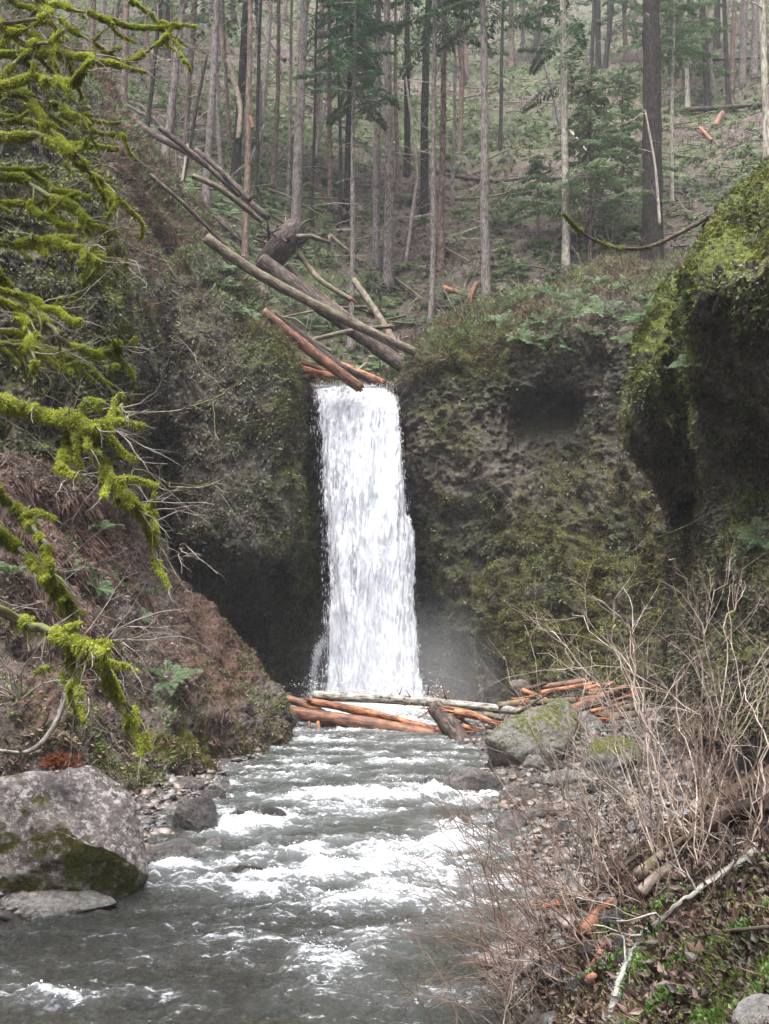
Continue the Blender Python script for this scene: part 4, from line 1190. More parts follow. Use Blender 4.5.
snag([(178, 198), (186, 165), (196, 110), (206, 60)], yh(178, 198), 5, GD, 'dark broken snag leaning right with a torn foot on the left slope')
snag([(180, 196), (187, 150)], yh(178, 198) - .4, 4, M['snag'], 'pale torn splinter beside the dark leaning snag', branches=0)
snag([(405, 270), (414, 200), (417, 170), (410, 110), (402, 50)], yh(410, 262), 3.5, M['snag'], 'crooked bleached snag leaning left between the grey pair and the slender trunk', branches=9)
snag([(315, 160), (321, 110), (319, 40)], yh(315, 165), 4, M['snag'], 'white broken trunk standing right of the root wad trunk', branches=4)
snag([(317, 150), (326, 100), (327, 42)], yh(317, 155), 3, M['snag'], 'second white broken trunk crossing the first one', branches=4)
snag([(562, 133), (552, 90), (541, 54)], yh(562, 135), 5, G1, 'pale snag leaning left beside the mossy pale trunk')
snag([(552, 130), (555, 92), (553, 80)], yh(562, 135), 3, G1, 'short grey pole under the leaning snag', branches=2)
snag([(536, 70), (537, 40), (539, 12)], yh(536, 70), 9, GD, 'dark stump like snag high on the slope', branches=3)
snag([(234, 22), (233, 8), (232, -6)], yh(234, 24), 8, GD, 'dark short snag near the top edge on the left', branches=3)
snag([(660, 225), (655, 165), (646, 115)], 44, 3.2, M['snag'], 'thin bleached pole leaning against the big dark trunk', branches=3)
snag([(471, 322), (470, 300), (476, 285)], yh(471, 322), 9, M['log_red'], 'orange split stump on the rim left of the grey rim trunk', name='split_stump', branches=0)
snag([(716, 127), (721, 115)], yh(715, 128), 11, M['log_red'], 'reddish split stump below the distant log on the right slope', name='split_stump', branches=0)
snag([(247, 170), (262, 130)], yh(247, 172), 3, M['snag'], 'short pale pole leaning right behind the scarred trunk', branches=0)
snag([(253, 128), (250, 116)], yh(245, 262) - .35, 4, M['log_orange'], 'orange torn wood on the scarred trunk', name='torn_wood', branches=0, grp=None, torn=False)


# ================================================================ fallen logs
def log(path, wpx, mat, label, r1=None, split=0, bark_end=None, group=None, name='fallen_log', stubs=0, jag=0, rough=.12, samples=26, split0=0, cat='log', sag=0):
    """path: (px,py,Y) points; wpx apparent width at first point"""
    P = smooth_path(np.array([at(*c) for c in path]), samples)
    if sag: P[:, 2] -= np.sin(np.linspace(0, 1, samples) * math.pi) * sag
    r = wpx * path[0][2] / F / 2
    rr = np.linspace(r, r * (r1 or .7), samples)
    def shards(end, k, L):
        tb = TB()
        T = (P[-1] - P[-2]) if end else (P[0] - P[1]); T /= np.linalg.norm(T)
        c = P[-1] if end else P[0]; rad = rr[-1] if end else rr[0]
        for j in range(k):
            o = rdir(1)[0]; o -= T * np.dot(o, T); o *= R.rand() * rad * .95
            l = L * (R.rand() * .8 + .3)
            Q = np.array([c + o - T * .25, c + o * 1.05 + T * l * .4, c + o * 1.3 + T * l + R.normal(size=3) * .03])
            tb.tube(Q, [rad * .35, rad * .24, rad * .03], 5, rough=rad * .08)
        return tb
    if split or split0 or stubs:
        e = empty(name, P[0], label, cat, group)
        tb = TB(); tb.tube(P, rr, 16, rough=r * rough, nf=2.5, jag=jag); tb.build('trunk', mat, e)
        if split: shards(True, 16, split).build('split_end', M['log_orange'], e)
        if split0: shards(False, 16, split0).build('split_end', M['log_orange'], e)
        if stubs:
            for k in range(stubs):
                tb = TB()
                i = R.randint(2, samples - 1); d = rdir(1)[0]; d[2] = abs(d[2]) + .2
                d /= np.linalg.norm(d)
                tb.tube(np.array([P[i] + d * rr[i] * .7, P[i] + d * (rr[i] + .07), P[i] + d * (rr[i] + .08 + R.rand() * .28)]), [.022, .016, .008], 5)
                tb.build('branch_stub', M['log_dark'], e)
        return e
    tb = TB(); tb.tube(P, rr, 16, rough=r * rough, nf=2.5, jag=jag)
    return tag(tb.build(name, mat), label, cat, group)


LJ = 'logs jammed over the lip of the waterfall'
log([(206, 238, 36.2), (255, 272, 36.4), (335, 315, 36.8), (421, 355, 37.4)], 11.5, M['log_grey'], 'long grey brown log spanning from the left cliff to the right cliff above the falls', .85, group=LJ, stubs=8)
log([(262, 262, 42), (330, 312, 41), (404, 367, 39.8)], 19, M['log_dark'], 'thickest dark fallen log with upturned roots at its upper end', .75, group=LJ, stubs=4)
log([(286, 268, 43), (350, 318, 42), (408, 356, 40.8)], 8, M['log_grey'], 'log lying just above the thickest dark fallen log', .8, group=LJ, stubs=4)
log([(270, 282, 41), (350, 322, 40.5)], 9, M['log_dark'], 'short dark log tucked under the thickest fallen log', .8, group=LJ)
log([(354, 280, 45), (380, 318, 43), (405, 362, 40.6)], 6.5, M['log_grey'], 'bleached log crossing down to the right end of the log jam', 1.1, group=LJ)
log([(312, 340, 40), (350, 331, 40.3), (392, 326, 40.6)], 5, M['log_grey'], 'thin log lying nearly level with an orange cut end on the right', 1, split=.12, group=LJ)
log([(262, 312, 36), (320, 358, 36.6), (360, 388, 37.0)], 12, M['log_red'], 'reddish brown log jutting over the lip of the waterfall', .95, group=LJ, split=.1)
log([(272, 315, 37.2), (305, 340, 37.8), (338, 366, 38.2)], 11, M['log_dark'], 'brown log directly behind the reddish jutting log', .9, group=LJ, split=.4)
log([(330, 362, 38.3), (360, 373, 38.2), (385, 383, 38)], 10, M['log_orange'], 'bright orange split log lying across the lip on the right', .6, group=LJ, split=.3, split0=.4, rough=.25)
log([(291, 367, 37.9), (318, 373, 38), (340, 378, 38.1)], 9, M['log_orange'], 'orange split log lying on the left edge of the lip', .6, group=LJ, split=.3, rough=.25)
log([(290, 356, 38.3), (312, 364, 38.4)], 7, M['log_red'], 'small red brown log end above the orange split log on the left', .8, group=LJ)
log([(352, 378, 38), (360, 368, 38.2), (367, 362, 38.6)], 2.5, M['snag'], 'thin pale stick poking up from the orange log at the lip', .5, group=LJ, name='stick', cat='stick')
log([(298, 340, 36.9), (335, 364, 37.4), (372, 381, 37.9)], 8, M['log_dark'], 'brown log wedged right of the reddish jutting log', .8, group=LJ, split=.35)
log([(300, 362, 38.0), (330, 372, 38.1), (352, 380, 38.2)], 6, M['log_red'], 'thin red log between the two orange split logs at the lip', .7, group=LJ, split=.3, rough=.3)
log([(255, 300, 37.5), (290, 328, 38), (330, 352, 38.8)], 7, M['log_grey'], 'grey log lying on the left bank above the brown log', .8, group=LJ)
for k in range(12):
    x, y = 296 + R.rand() * 90, 0
    y = 372 + (x - 296) * .12 + R.normal() * 3
    log([(x, y, 38 + R.rand() * .6), (x + 8 + R.rand() * 14, y + R.normal() * 5 + 2, 37.9 + R.rand() * .5)], 2 + R.rand() * 3, M[['log_orange', 'log_red', 'log_dark'][k % 3]], 'splintered wood piece lying in the jam at the lip', .4, group='wood splinters at the lip', name='wood_splinter', cat='wood piece', rough=.35, samples=8)
# root wad
c = at(283, 243, 42.3)
e = empty('root_wad', c, 'dark upturned root wad at the top of the thickest fallen log', 'root wad')
tb = TB()
for k in range(34):
    d = rdir(1)[0]; d = d * np.array([1, .6, 1]); d[2] = abs(d[2]) * 1.1 - .2
    twiggy(tb, c + R.normal(size=3) * .25, d, R.rand() * .9 + .4, .09, 1, 6, 5, .3, 0, 3, .9)
tb.tube(np.array([c + [-.8, .2, -1.0], c, c + [.5, 0, .8]]), [.45, .6, .25], 12, rough=.2)
tb.build('roots', M['log_dark'], e)
tb = TB()
tb.tube(np.array([at(297, 237, 42.2), at(312, 236, 42.1), at(331, 243, 42)]), [.13, .10, .06], 7, rough=.02)
tb.tube(np.array([at(329, 236, 42), at(330, 246, 42)]), [.06, .03], 6)
tb.build('broken_root', M['log_grey'], e)

LS = 'fallen trunks on the forest slope'
log([(75, 76, 50), (150, 132, 47), (200, 160, 46), (268, 218, 45)], 7, M['log_dark'], 'long dark trunk lying down the left slope from the far upper left', .9, group=LS)
log([(160, 128, 43), (200, 160, 43), (240, 196, 43)], 6, M['log_dark'], 'dark trunk lying close below the long one on the left slope', .9, group=LS)
log([(193, 176, 40), (222, 190, 40), (262, 222, 41)], 6, M['log_grey'], 'grey trunk on the left slope above the root wad', .9, group=LS)
log([(308, 172, yh(308, 172) - .5), (325, 200, yh(308, 172) - 1.5), (346, 218, yh(346, 218) - .6)], 13, M['log_dark'], 'thick dark rotten trunk lying behind the leaning white snags', .8, group=LS)
log([(446, 175, yh(446, 178)), (500, 181, yh(500, 184)), (558, 170, yh(558, 174))], 4, M['log_dark'], 'thin dark bowed trunk lying level on the mid slope', .6, group=LS)
log([(679, 110, yh(680, 113)), (720, 108, yh(720, 112)), (766, 104, yh(766, 108))], 5.5, M['log_dark'], 'distant dark trunk lying level on the upper right slope', .8, group=LS)
log([(444, 288, yh(445, 292)), (478, 299, yh(478, 303))], 6, M['log_orange'], 'orange stripped log lying left of the grey rim trunk', .7, group=LS, rough=.2)
log([(478, 299, yh(478, 303)), (502, 306, yh(500, 309))], 5, M['log_dark'], 'dark end piece lying beyond the orange stripped log', .8, group=LS)
log([(568, 128, yh(568, 132)), (590, 155, yh(590, 158))], 2.5, M['snag'], 'thin white pole on the slope right of the mossy pale trunk', .7, group=LS)
log([(395, 278, yh(395, 282)), (440, 312, yh(440, 316))], 3, M['log_grey'], 'thin grey pole lying right of the grey pair of trunks', .7, group=LS)
log([(700, 128, yh(700, 132) - .4), (712, 140, yh(712, 143) - .4)], 4, M['log_orange'], 'short orange piece beside the reddish split stump on the right slope', .6, group=LS)
log([(196, 150, 44), (222, 172, 43), (250, 200, 42)], 6, M['log_dark'], 'dark trunk crossing under the scarred trunk on the left slope', .9, group=LS)
log([(228, 60, 52), (240, 105, 50), (238, 140, 49)], 6, M['log_grey'], 'grey dead trunk propped steeply against the upper left slope', .8, group=LS)
log([(300, 255, 43), (320, 280, 42), (352, 300, 41.5)], 6, M['log_grey'], 'broken grey trunk lying just right of the root wad', .8, group=LS, split=.3)
log([(150, 175, 37), (185, 205, 37), (226, 246, 37.5)], 5, M['log_dark'], 'dark branchy trunk lying along the rim of the left cliff', .8, group=LS, stubs=5)
for k, (x0, y0, x1, y1, ww) in enumerate([(140, 105, 175, 140, 4), (255, 222, 282, 238, 4), (212, 215, 250, 248, 4), (280, 160, 296, 128, 3), (225, 120, 262, 140, 3), (330, 235, 362, 262, 4), (200, 205, 245, 240, 5), (100, 90, 150, 118, 4), (285, 60, 262, 30, 4), (430, 240, 470, 262, 3), (520, 120, 548, 104, 3), (640, 130, 690, 122, 3), (590, 90, 630, 84, 3), (455, 100, 490, 92, 3), (300, 100, 345, 128, 3.5), (120, 20, 160, 60, 4), (705, 60, 760, 58, 3), (560, 30, 585, 42, 3)]):
    log([(x0, y0, yh(x0, y0 + 3) - .2), (x1, y1, yh(x1, y1 + 3) - .2)], ww, [M['log_dark'], M['log_grey']][k % 2], 'small half buried trunk among the litter of the forest slope', .7, group='small fallen trunks in the litter')

# jam at the foot of the falls
FJ = 'logs jammed at the foot of the waterfall'
log([(314, 695.5, 28.6), (400, 700, 28), (470, 706, 27.4), (556, 716, 26.4)], 10, M['log_lichen'], 'straight lichen mottled log lying on top of the jam below the falls', .75, group=FJ, stubs=14)
log([(284, 712, 28.6), (370, 724, 27.8), (466, 742, 27)], 14, M['log_red'], 'thick stripped reddish log spanning the stream at the front of the jam', .85, group=FJ, rough=.08)
log([(312, 702, 28.3), (370, 713, 28), (440, 732, 27.4)], 8, M['log_orange'], 'orange split log between the mottled log and the reddish log', 1.0, group=FJ, split=.4, split0=.3, rough=.3)
log([(284, 698, 29.2), (305, 705, 29), (330, 716, 28.6)], 9, M['log_red'], 'short red brown log end at the left of the jam under the mottled log', .7, group=FJ, split=.3)
log([(436, 708, 27.6), (452, 728, 26.8), (468, 750, 25.8)], 18, M['log_dark'], 'stout dark barked log pointing down at the camera with an orange broken end', .95, group=FJ, split=.16)
log([(330, 733, 28.2), (400, 739, 27.6)], 12, M['log_dark'], 'dark sunken log in the water beneath the reddish log', .7, group=FJ)
log([(284, 724, 28.6), (345, 741, 27.6)], 3, M['log_dark'], 'thin dark pole slanting into the water on the left of the jam', .7, group=FJ)
log([(309, 722, 28), (310, 745, 27.6)], 3, M['log_red'], 'left of two short sticks standing in the water under the jam', .7, group=FJ, name='stick', cat='stick')
log([(318, 722, 28), (322.5, 746, 27.5)], 4, M['log_orange'], 'right and brighter of two short sticks standing in the water under the jam', .7, group=FJ, name='stick', cat='stick')
log([(455, 712, 27), (476, 716, 26.8), (492, 722, 26.5)], 9, M['log_orange'], 'orange splintered chunk behind the stout dark log', .5, group=FJ, split=.4, split0=.4, rough=.3)
log([(440, 722, 27.4), (470, 728, 26.8)], 8, M['log_orange'], 'orange splintered chunk low behind the stout dark log', .6, group=FJ, split=.4, rough=.3)
c = at(434, 704, 27.8)
tb = TB()
for k in range(26):
    twiggy(tb, c + R.normal(size=3) * np.array([.3, .2, .12]), rdir(1)[0], .3, .022, 1, 5, 4, .4, 0, 2, 1)
tb.tube(np.array([c + [-.5, 0, 0], c, c + [.5, 0, -.05]]), .05, 6)
tag(tb.build('root_tangle', M['log_red']), 'tangle of dark red roots on the jam at the right end of the orange log', 'roots')
RD = 'driftwood piled at the foot of the right cliff'
for x0, y0, Y0, x1, y1, Y1, ww, mt, lb_ in [
    (543, 687, 30, 608, 678, 29.5, 7, 'log_red', 'red brown driftwood log highest in the right hand pile'),
    (541, 693, 29.4, 592, 684, 29.2, 6, 'log_orange', 'orange driftwood log second from the top of the right pile'),
    (498, 706, 27, 575, 700, 27.6, 8, 'log_grey', 'brown log running behind the mossy domed boulder'),
    (568, 711, 26.6, 626, 687, 27.4, 9, 'log_red', 'reddish driftwood log slanting up to the right of the domed boulder'),
    (574, 719, 26.2, 636, 706, 26.6, 9, 'log_grey', 'brown driftwood log under the slanting reddish one'),
    (610, 718, 25.6, 682, 709, 25.6, 9, 'log_grey', 'grey driftwood log with an orange left end'),
    (640, 706, 26, 688, 699, 26, 6, 'log_dark', 'dark driftwood log at the right end of the pile'),
    (596, 699, 27.4, 640, 690, 27.5, 6, 'log_orange', 'orange driftwood piece behind the slanting reddish log'),
    (560, 704, 27.6, 612, 694, 27.8, 6, 'log_red', 'thin reddish log wedged in the middle of the pile'),
    (522, 690, 28.4, 548, 700, 28, 5, 'log_orange', 'short orange piece beside the pale stone at the left of the pile'),
    (590, 712, 26, 622, 704, 26, 5, 'log_orange', 'orange splinter low in the right pile')]:
    log([(x0, y0, Y0), (x1, y1, Y1)], ww, M[mt], lb_, .7, group=RD, split=.25 if mt != 'log_dark' else 0, split0=.3 if 'left end' in lb_ else 0, rough=.2)


for k in range(46):
    a = k < 32
    x = (505 + R.rand() * 170) if a else (430 + R.rand() * 60)
    y = (684 + R.rand() * 34) if a else (712 + R.rand() * 26)
    Y0 = np.interp(y, [684, 720], [29, 26]) if a else 27.2
    L = 14 + R.rand() * 34
    sl = R.normal() * .3 - (.15 if a else -.2)
    log([(x, y, Y0), (x + L, y + L * sl, Y0 + R.normal() * .3)], 2 + R.rand() ** 2 * 7, M[['log_orange', 'log_red', 'log_dark', 'log_grey', 'log_dark'][k % 5]], 'splintered wood piece lying in the driftwood pile under the right cliff' if a else 'splintered wood piece caught behind the stout dark log', .45, group='wood splinters in the right pile' if a else 'wood splinters behind the stout log', name='wood_splinter', cat='wood piece', rough=.35, samples=8)


# ================================================================ rocks
def icos(sub):
    import bmesh
    bm = bmesh.new(); bmesh.ops.create_icosphere(bm, subdivisions=sub, radius=1)
    V = np.array([v.co[:] for v in bm.verts]); Fc = np.array([[v.index for v in f.verts] for f in bm.faces]); bm.free()
    return V, Fc


ICO = {k: icos(k) for k in (4, 5, 6)}


def rock(px, pb, wpx, hpx, mat, label, sub=4, group=None, Y=None, depth=.85, planes=7, moss=0.0, soil=0.0, seed=None, fixed=None, top_moss=0.0, sunk=.3, rough=1.0, name='rock', cat='rock', turn=None, lich=0.0, tilt=0.0):
    rs = np.random.RandomState(int(px * 7 + pb * 13) % 99991 if seed is None else seed)
    if Y is None:
        h = hit(px, pb, ('ground',))
        Y = h[0][1]
        zwt = zw(Y)
        if h[0][2] < zwt - .02:   # standing in water: where the ray meets the surface
            for _ in range(6): Y = (3 - zw(Y)) / max(1e-3, (3 - at(px, pb, 1.0)[2]))
    Y = float(Y)
    hw = wpx * Y / F / 2
    hh = hpx * Y / F
    V, Fc = ICO[sub]
    V = V.copy()
    pl = list(fixed or [])
    for k in range(planes):
        nv = rs.normal(size=3); nv /= np.linalg.norm(nv)
        pl.append((nv, .55 + rs.rand() * .3))
    for nv, d in pl:
        nv = np.array(nv, float); nv /= np.linalg.norm(nv)
        s = V @ nv
        V = V - np.clip(s - d, 0, None)[:, None] * nv[None] * .88
    V[:, 0] /= np.abs(V[:, 0]).max(); V[:, 2] /= np.abs(V[:, 2]).max(); V[:, 1] /= np.abs(V[:, 1]).max()
    V = V * np.array([hw, hw * depth, hh * (.5 + sunk / 2)])
    s0 = rs.rand() * 50
    N_ = V / (np.linalg.norm(V, axis=1)[:, None] + 1e-6)
    V = V + N_ * (fbm(V / hw * 1.3 + s0, 4) * hw * .13 * rough + ridge(V / hw * 3.5 + s0, 3) * hw * .035 * rough)[:, None]
    if tilt:
        c_, s_ = math.cos(tilt), math.sin(tilt)
        V = V @ np.array([[c_, 0, s_], [0, 1, 0], [-s_, 0, c_]])
    base = at(px, pb, Y + hw * depth * .55)
    top = at(px, pb - hpx, Y + hw * depth * .5)
    V[:, 2] += top[2] - V[:, 2].max()
    zc = 0
    V[:, 0] += base[0]; V[:, 1] += base[1]
    nz_ = N_[:, 2]
    mo = moss + top_moss * sm(-.1, .8, nz_)
    o = mesh_obj(name, V, Fc, mat, attrs={'moss': np.zeros(len(V)) + mo, 'soil': np.zeros(len(V)) + soil, 'lichen': np.zeros(len(V)) + lich})
    return tag(o, label, cat, group)


BG, BP, RM, RD_ = M['boulder_grey'], M['boulder'], M['rock_mid'], M['rock_dark']
big = rock(58, 896, 178, 126, BP, 'huge pale boulder with a dark olive underside at the left edge of the stream', 6, Y=12.0, depth=.7, planes=3, seed=5,
           fixed=[((.42, -.4, .9), .5), ((.8, -.2, .4), .68), ((.12, -.85, -.62), .46), ((-.2, .1, 1), .8), ((.6, -.6, -.6), .6)], sunk=.5, rough=.8, name='boulder', cat='boulder', lich=.7, tilt=.0)
me = big.data
N0 = np.zeros(len(me.vertices) * 3); me.vertices.foreach_get('normal', N0); N0 = N0.reshape(-1, 3)
co_ = np.zeros(len(me.vertices) * 3); me.vertices.foreach_get('co', co_); co_ = co_.reshape(-1, 3)
bp_ = proj(co_)
mm = sm(.35, -.15, N0[:, 2]) * .55 + blob(bp_[0], bp_[1], 95, 840, 45, 28, .4) + blob(bp_[0], bp_[1], 40, 800, 14, 8, .6) + blob(bp_[0], bp_[1], 10, 775, 30, 6, .6) - .05  # dark olive tone on the down-facing sides, plus a few local patches
me.attributes['moss'].data.foreach_set('value', mm.astype(np.float32))

rock(198, 836, 50, 38, RD_, 'dark angular wet rock with a pale facet beside the left cobbles', 5, planes=9, name='rock')
rock(170, 868, 58, 28, RM, 'smooth pale grey rock in front of the dark angular rock', 5, planes=3, rough=.5)
rock(236, 824, 26, 15, RD_, 'small dark rock at the left end of the rapids')
rock(272, 826, 36, 19, RD_, 'dark rounded rock breaking the rapids left of centre', planes=4)
rock(248, 880, 42, 16, RD_, 'low dark rock awash below the dark rounded one', planes=8)
rock(228, 878, 30, 12, RM, 'low brown rock beside the low dark awash rock')
rock(52, 920, 124, 30, BG, 'low grey slab with a moss patch in front of the huge boulder', 5, planes=5, top_moss=.30, depth=.5, rough=.7)
rock(215, 852, 22, 14, RM, 'small reddish rock at the foot of the dark angular rock', soil=.3)
rock(186, 812, 26, 13, RM, 'grey rock behind the dark angular rock')
rock(190, 788, 30, 12, RM, 'pale rock at the stream edge below the moss mat')
rock(235, 775, 50, 10, RM, 'flat grey rock at the stream edge below the reddish bank')
rock(533, 762, 94, 56, BG, 'large pale grey boulder streaked with moss in the middle of the right bank', 6, depth=.8, planes=5, top_moss=.25, moss=.28, lich=.9, sunk=.4, name='boulder', cat='boulder', seed=11)
rock(560, 748, 42, 50, BG, 'mossy dome shaped boulder against the large pale grey one', 5, Y=23.6, planes=2, moss=.55, name='boulder', cat='boulder')
rock(614, 776, 64, 40, BG, 'rounded green moss covered boulder right of the domed one', 5, planes=3, moss=.25, top_moss=.5, name='boulder', cat='boulder')
rock(585, 745, 40, 34, BG, 'grey block wedged between the domed boulder and the driftwood', 5, Y=25, planes=8)
rock(521, 694, 22, 15, BP, 'pale flat stone sitting at the foot of the right cliff', Y=29, planes=5)
rock(432, 793, 34, 16, RD_, 'dark low rock at the right end of the white rapids', planes=6)
rock(473, 800, 62, 34, RM, 'broad brown grey boulder at the stream edge below the stout dark log', 5, planes=5, soil=.12, name='boulder', cat='boulder')
rock(452, 800, 20, 12, RD_, 'small dark rock at the foot of the broad brown boulder')
rock(492, 796, 26, 22, RD_, 'dark rock leaning on the right of the broad brown boulder')
rock(519, 804, 40, 18, RM, 'grey rock right of the broad brown boulder')
rock(572, 787, 56, 17, BG, 'low grey green rock in front of the moss covered boulder', top_moss=.15)
rock(458, 829, 26, 13, RD_, 'dark rock in the right hand rapids')
rock(512, 832, 40, 22, RM, 'pinkish grey rock at the edge of the gravel bar', soil=.2)
rock(440, 848, 24, 14, RD_, 'pointed dark rock in the lower right rapids')
rock(486, 838, 22, 12, RD_, 'small dark rock left of the pinkish grey rock')
rock(540, 818, 30, 14, RM, 'grey rock on the gravel bar behind the pinkish grey rock')
rock(475, 860, 30, 11, RM, 'flat rock awash behind the red twigs')
rock(70, 1008, 40, 8, RD_, 'flat dark rock awash at the lower left')
rock(275, 1012, 44, 10, RD_, 'flat dark rock awash at the bottom edge')
rock(95, 935, 44, 7, RM, 'reddish brown flat stone under shallow water at the left', soil=.6)
rock(150, 1003, 60, 8, RD_, 'long flat dark rock awash near the bottom left')
rock(375, 762, 26, 6, RD_, 'flat rock awash in front of the log jam')
rock(250, 812, 18, 9, RM, 'small grey rock above the rapids on the left')
for k in range(58):
    if k < 16: px, pb = 120 + R.rand() * 110, 0; pb = np.interp(px, [120, 170, 230, 260], [850, 815, 785, 770]) + R.rand() * 14
    else: px, pb = 480 + R.rand() * 170, 765 + R.rand() * 70
    rock(px, pb, 12 + R.rand() ** 2 * 26, 7 + R.rand() ** 2 * 12, [RM, RD_, BG][k % 3], 'middling grey rock among the cobbles of the left edge' if k < 16 else 'middling grey rock among the cobbles of the gravel bar', group='rocks among the left cobbles' if k < 16 else 'rocks on the gravel bar')
# ================================================================ ferns
def fern_mesh(kind, seed):
    rs = np.random.RandomState(seed)
    lb = LB(); tb = TB()
    nf = 12 if kind != 'sprout' else 7
    for k in range(nf):
        a = k / nf * 6.283 + rs.normal() * .25
        L = .75 * (.7 + rs.rand() * .5)
        el = .5 + rs.rand() * .7
        t = np.linspace(0, 1, 12)
        rr_ = L * np.sin(t * 1.45) / 1.0 * math.cos(el * .6)
        zz_ = L * (np.sin(el) * t * 1.15 - .55 * t ** 2.2)
        P = np.stack([np.cos(a) * rr_, np.sin(a) * rr_, zz_], 1)
        tb.tube(P, np.linspace(.006, .002, 12), 3, cap=False)
        m = 20
        tt = np.linspace(.12, .98, m)
        p = np.stack([np.interp(tt, t, P[:, i]) for i in range(3)], 1)
        T = np.gradient(p, axis=0); T /= np.linalg.norm(T, axis=1)[:, None]
        S = np.cross(T, UPV); S /= np.linalg.norm(S, axis=1)[:, None]
        ln = .15 * np.sin(np.clip(tt * 1.0 + .18, 0, 1) * 3.05) ** .7 * L / .75 + .015
        for sg in (-1, 1):
            lb.add(p, S * sg + T * .35 + R.normal(size=(m, 3)) * .08, np.cross(S, T) + R.normal(size=(m, 3)) * .2, ln, .03, np.clip(.5 + rs.normal() * .15 + R.normal(size=m) * .1, 0, 1))
    return lb, tb


FERN = []
for s_ in range(4):
    lb, tb = fern_mesh('sword', s_)
    e = empty('sword_fern', (0, 0, 0))
    lb.build('fronds', M['fern'], e); tb.build('stalks', M['twig_hill'], e)
    FERN.append(e)
fern_used = [False] * 4
fcount = 0


def put_fern(px, py, s, label, group, which=('cliff', 'bank', 'over', 'hill', 'ground', 'knob')):
    global fcount
    h = hit(px, py, which)
    if not h: return
    k = fcount % 4; fcount += 1
    src = FERN[k]
    if fern_used[k]:
        o = src.copy(); C.objects.link(o)
        for ch in [c for c in C.objects if c.parent == src]:
            c2 = ch.copy(); c2.parent = o; C.objects.link(c2)
    else:
        o = src; fern_used[k] = True
    o.location = [float(v) for v in h[0]]
    n = Vector(h[1]) + Vector((0, 0, 1.2))
    q_ = n.to_track_quat('Z', 'Y'); o.rotation_mode = 'QUATERNION'
    from mathutils import Quaternion
    o.rotation_quaternion = q_ @ Quaternion((0, 0, 1), R.rand() * 6.28)
    o.scale = (s * .85,) * 3
    tag(o, label, 'fern', group)


for px, py, s in [(560, 302, 1.3), (582, 296, 1.1), (603, 314, 1.3), (545, 322, 1.1), (622, 322, 1.2), (530, 300, 1), (500, 322, .9), (590, 335, 1.2), (612, 292, 1), (640, 300, 1.1), (520, 338, .9), (556, 336, 1.1),
                  (482, 320, .8), (463, 336, .8), (628, 342, 1), (575, 318, 1.2), (545, 292, .9), (598, 283, 1), (570, 350, 1), (645, 320, 1), (510, 308, .9), (535, 345, .9)]:
    put_fern(px, py, s, 'sword fern among the ferns fringing the top of the right cliff', 'ferns along the right cliff rim')
for px, py, s, l in [(170, 682, 1.0, 'bright sword fern alone on the grey face of the left bank'), (95, 588, .8, 'sword fern behind the thick mossy stub on the left bank'), (12, 575, .7, 'pale sword fern at the left edge of the bank'), (66, 572, .6, 'small sword fern beside the draped mossy branch'),
                     (100, 530, .8, 'sword fern under the end of the long mossy branch'), (25, 520, .6, 'small sword fern under the rock knob'), (140, 620, .6, 'small fern on the bank left of the reddish ridge'), (765, 540, .7, 'bright fern at the right edge above the shrubs'), (748, 555, .5, 'small fern low on the right rock face'), (688, 365, .5, 'fern in the notch between the two right bulges'), (690, 300, .5, 'fern high between the two right bulges')]:
    put_fern(px, py, s, l, 'ferns on the banks')
for k in range(56):
    px, py = 280 + R.rand() * 400, 120 + R.rand() ** .7 * 220
    if 300 < px < 420 and py > 330: continue
    put_fern(px, py, .9 + R.rand() * .6, 'sword fern scattered on the forest slope above the falls', 'ferns on the forest slope', ('hill',))
for k in range(14):
    px, py = 190 + R.rand() * 80, 0
    py = np.interp(px, [190, 280], [235, 330]) + R.rand() * 30
    put_fern(px, py, .7 + R.rand() * .3, 'small sword fern on the rim of the left cliff', 'ferns along the left cliff rim', ('cliff',))
for k, s_ in enumerate(FERN):
    if not fern_used[k]:
        for ch in [c for c in C.objects if c.parent == s_]: bpy.data.objects.remove(ch)
        bpy.data.objects.remove(s_)


# ================================================================ mossy tree leaning in from the left
TY = 9.5
e = empty('mossy_tree', at(-190, 800, 10.5), 'moss draped tree leaning in from the left edge with drooping bright green limbs', 'tree')
tb = TB()
TP = smooth_path(np.array([at(-200, 900, 10.8), at(-180, 600, 10.3), at(-150, 300, 9.8), at(-135, 0, 9.6), at(-120, -260, 9.6)]), 40)
tb.tube(TP, np.linspace(.26, .12, 40), 18, rough=.05)
tb.build('trunk', M['limb'], e)


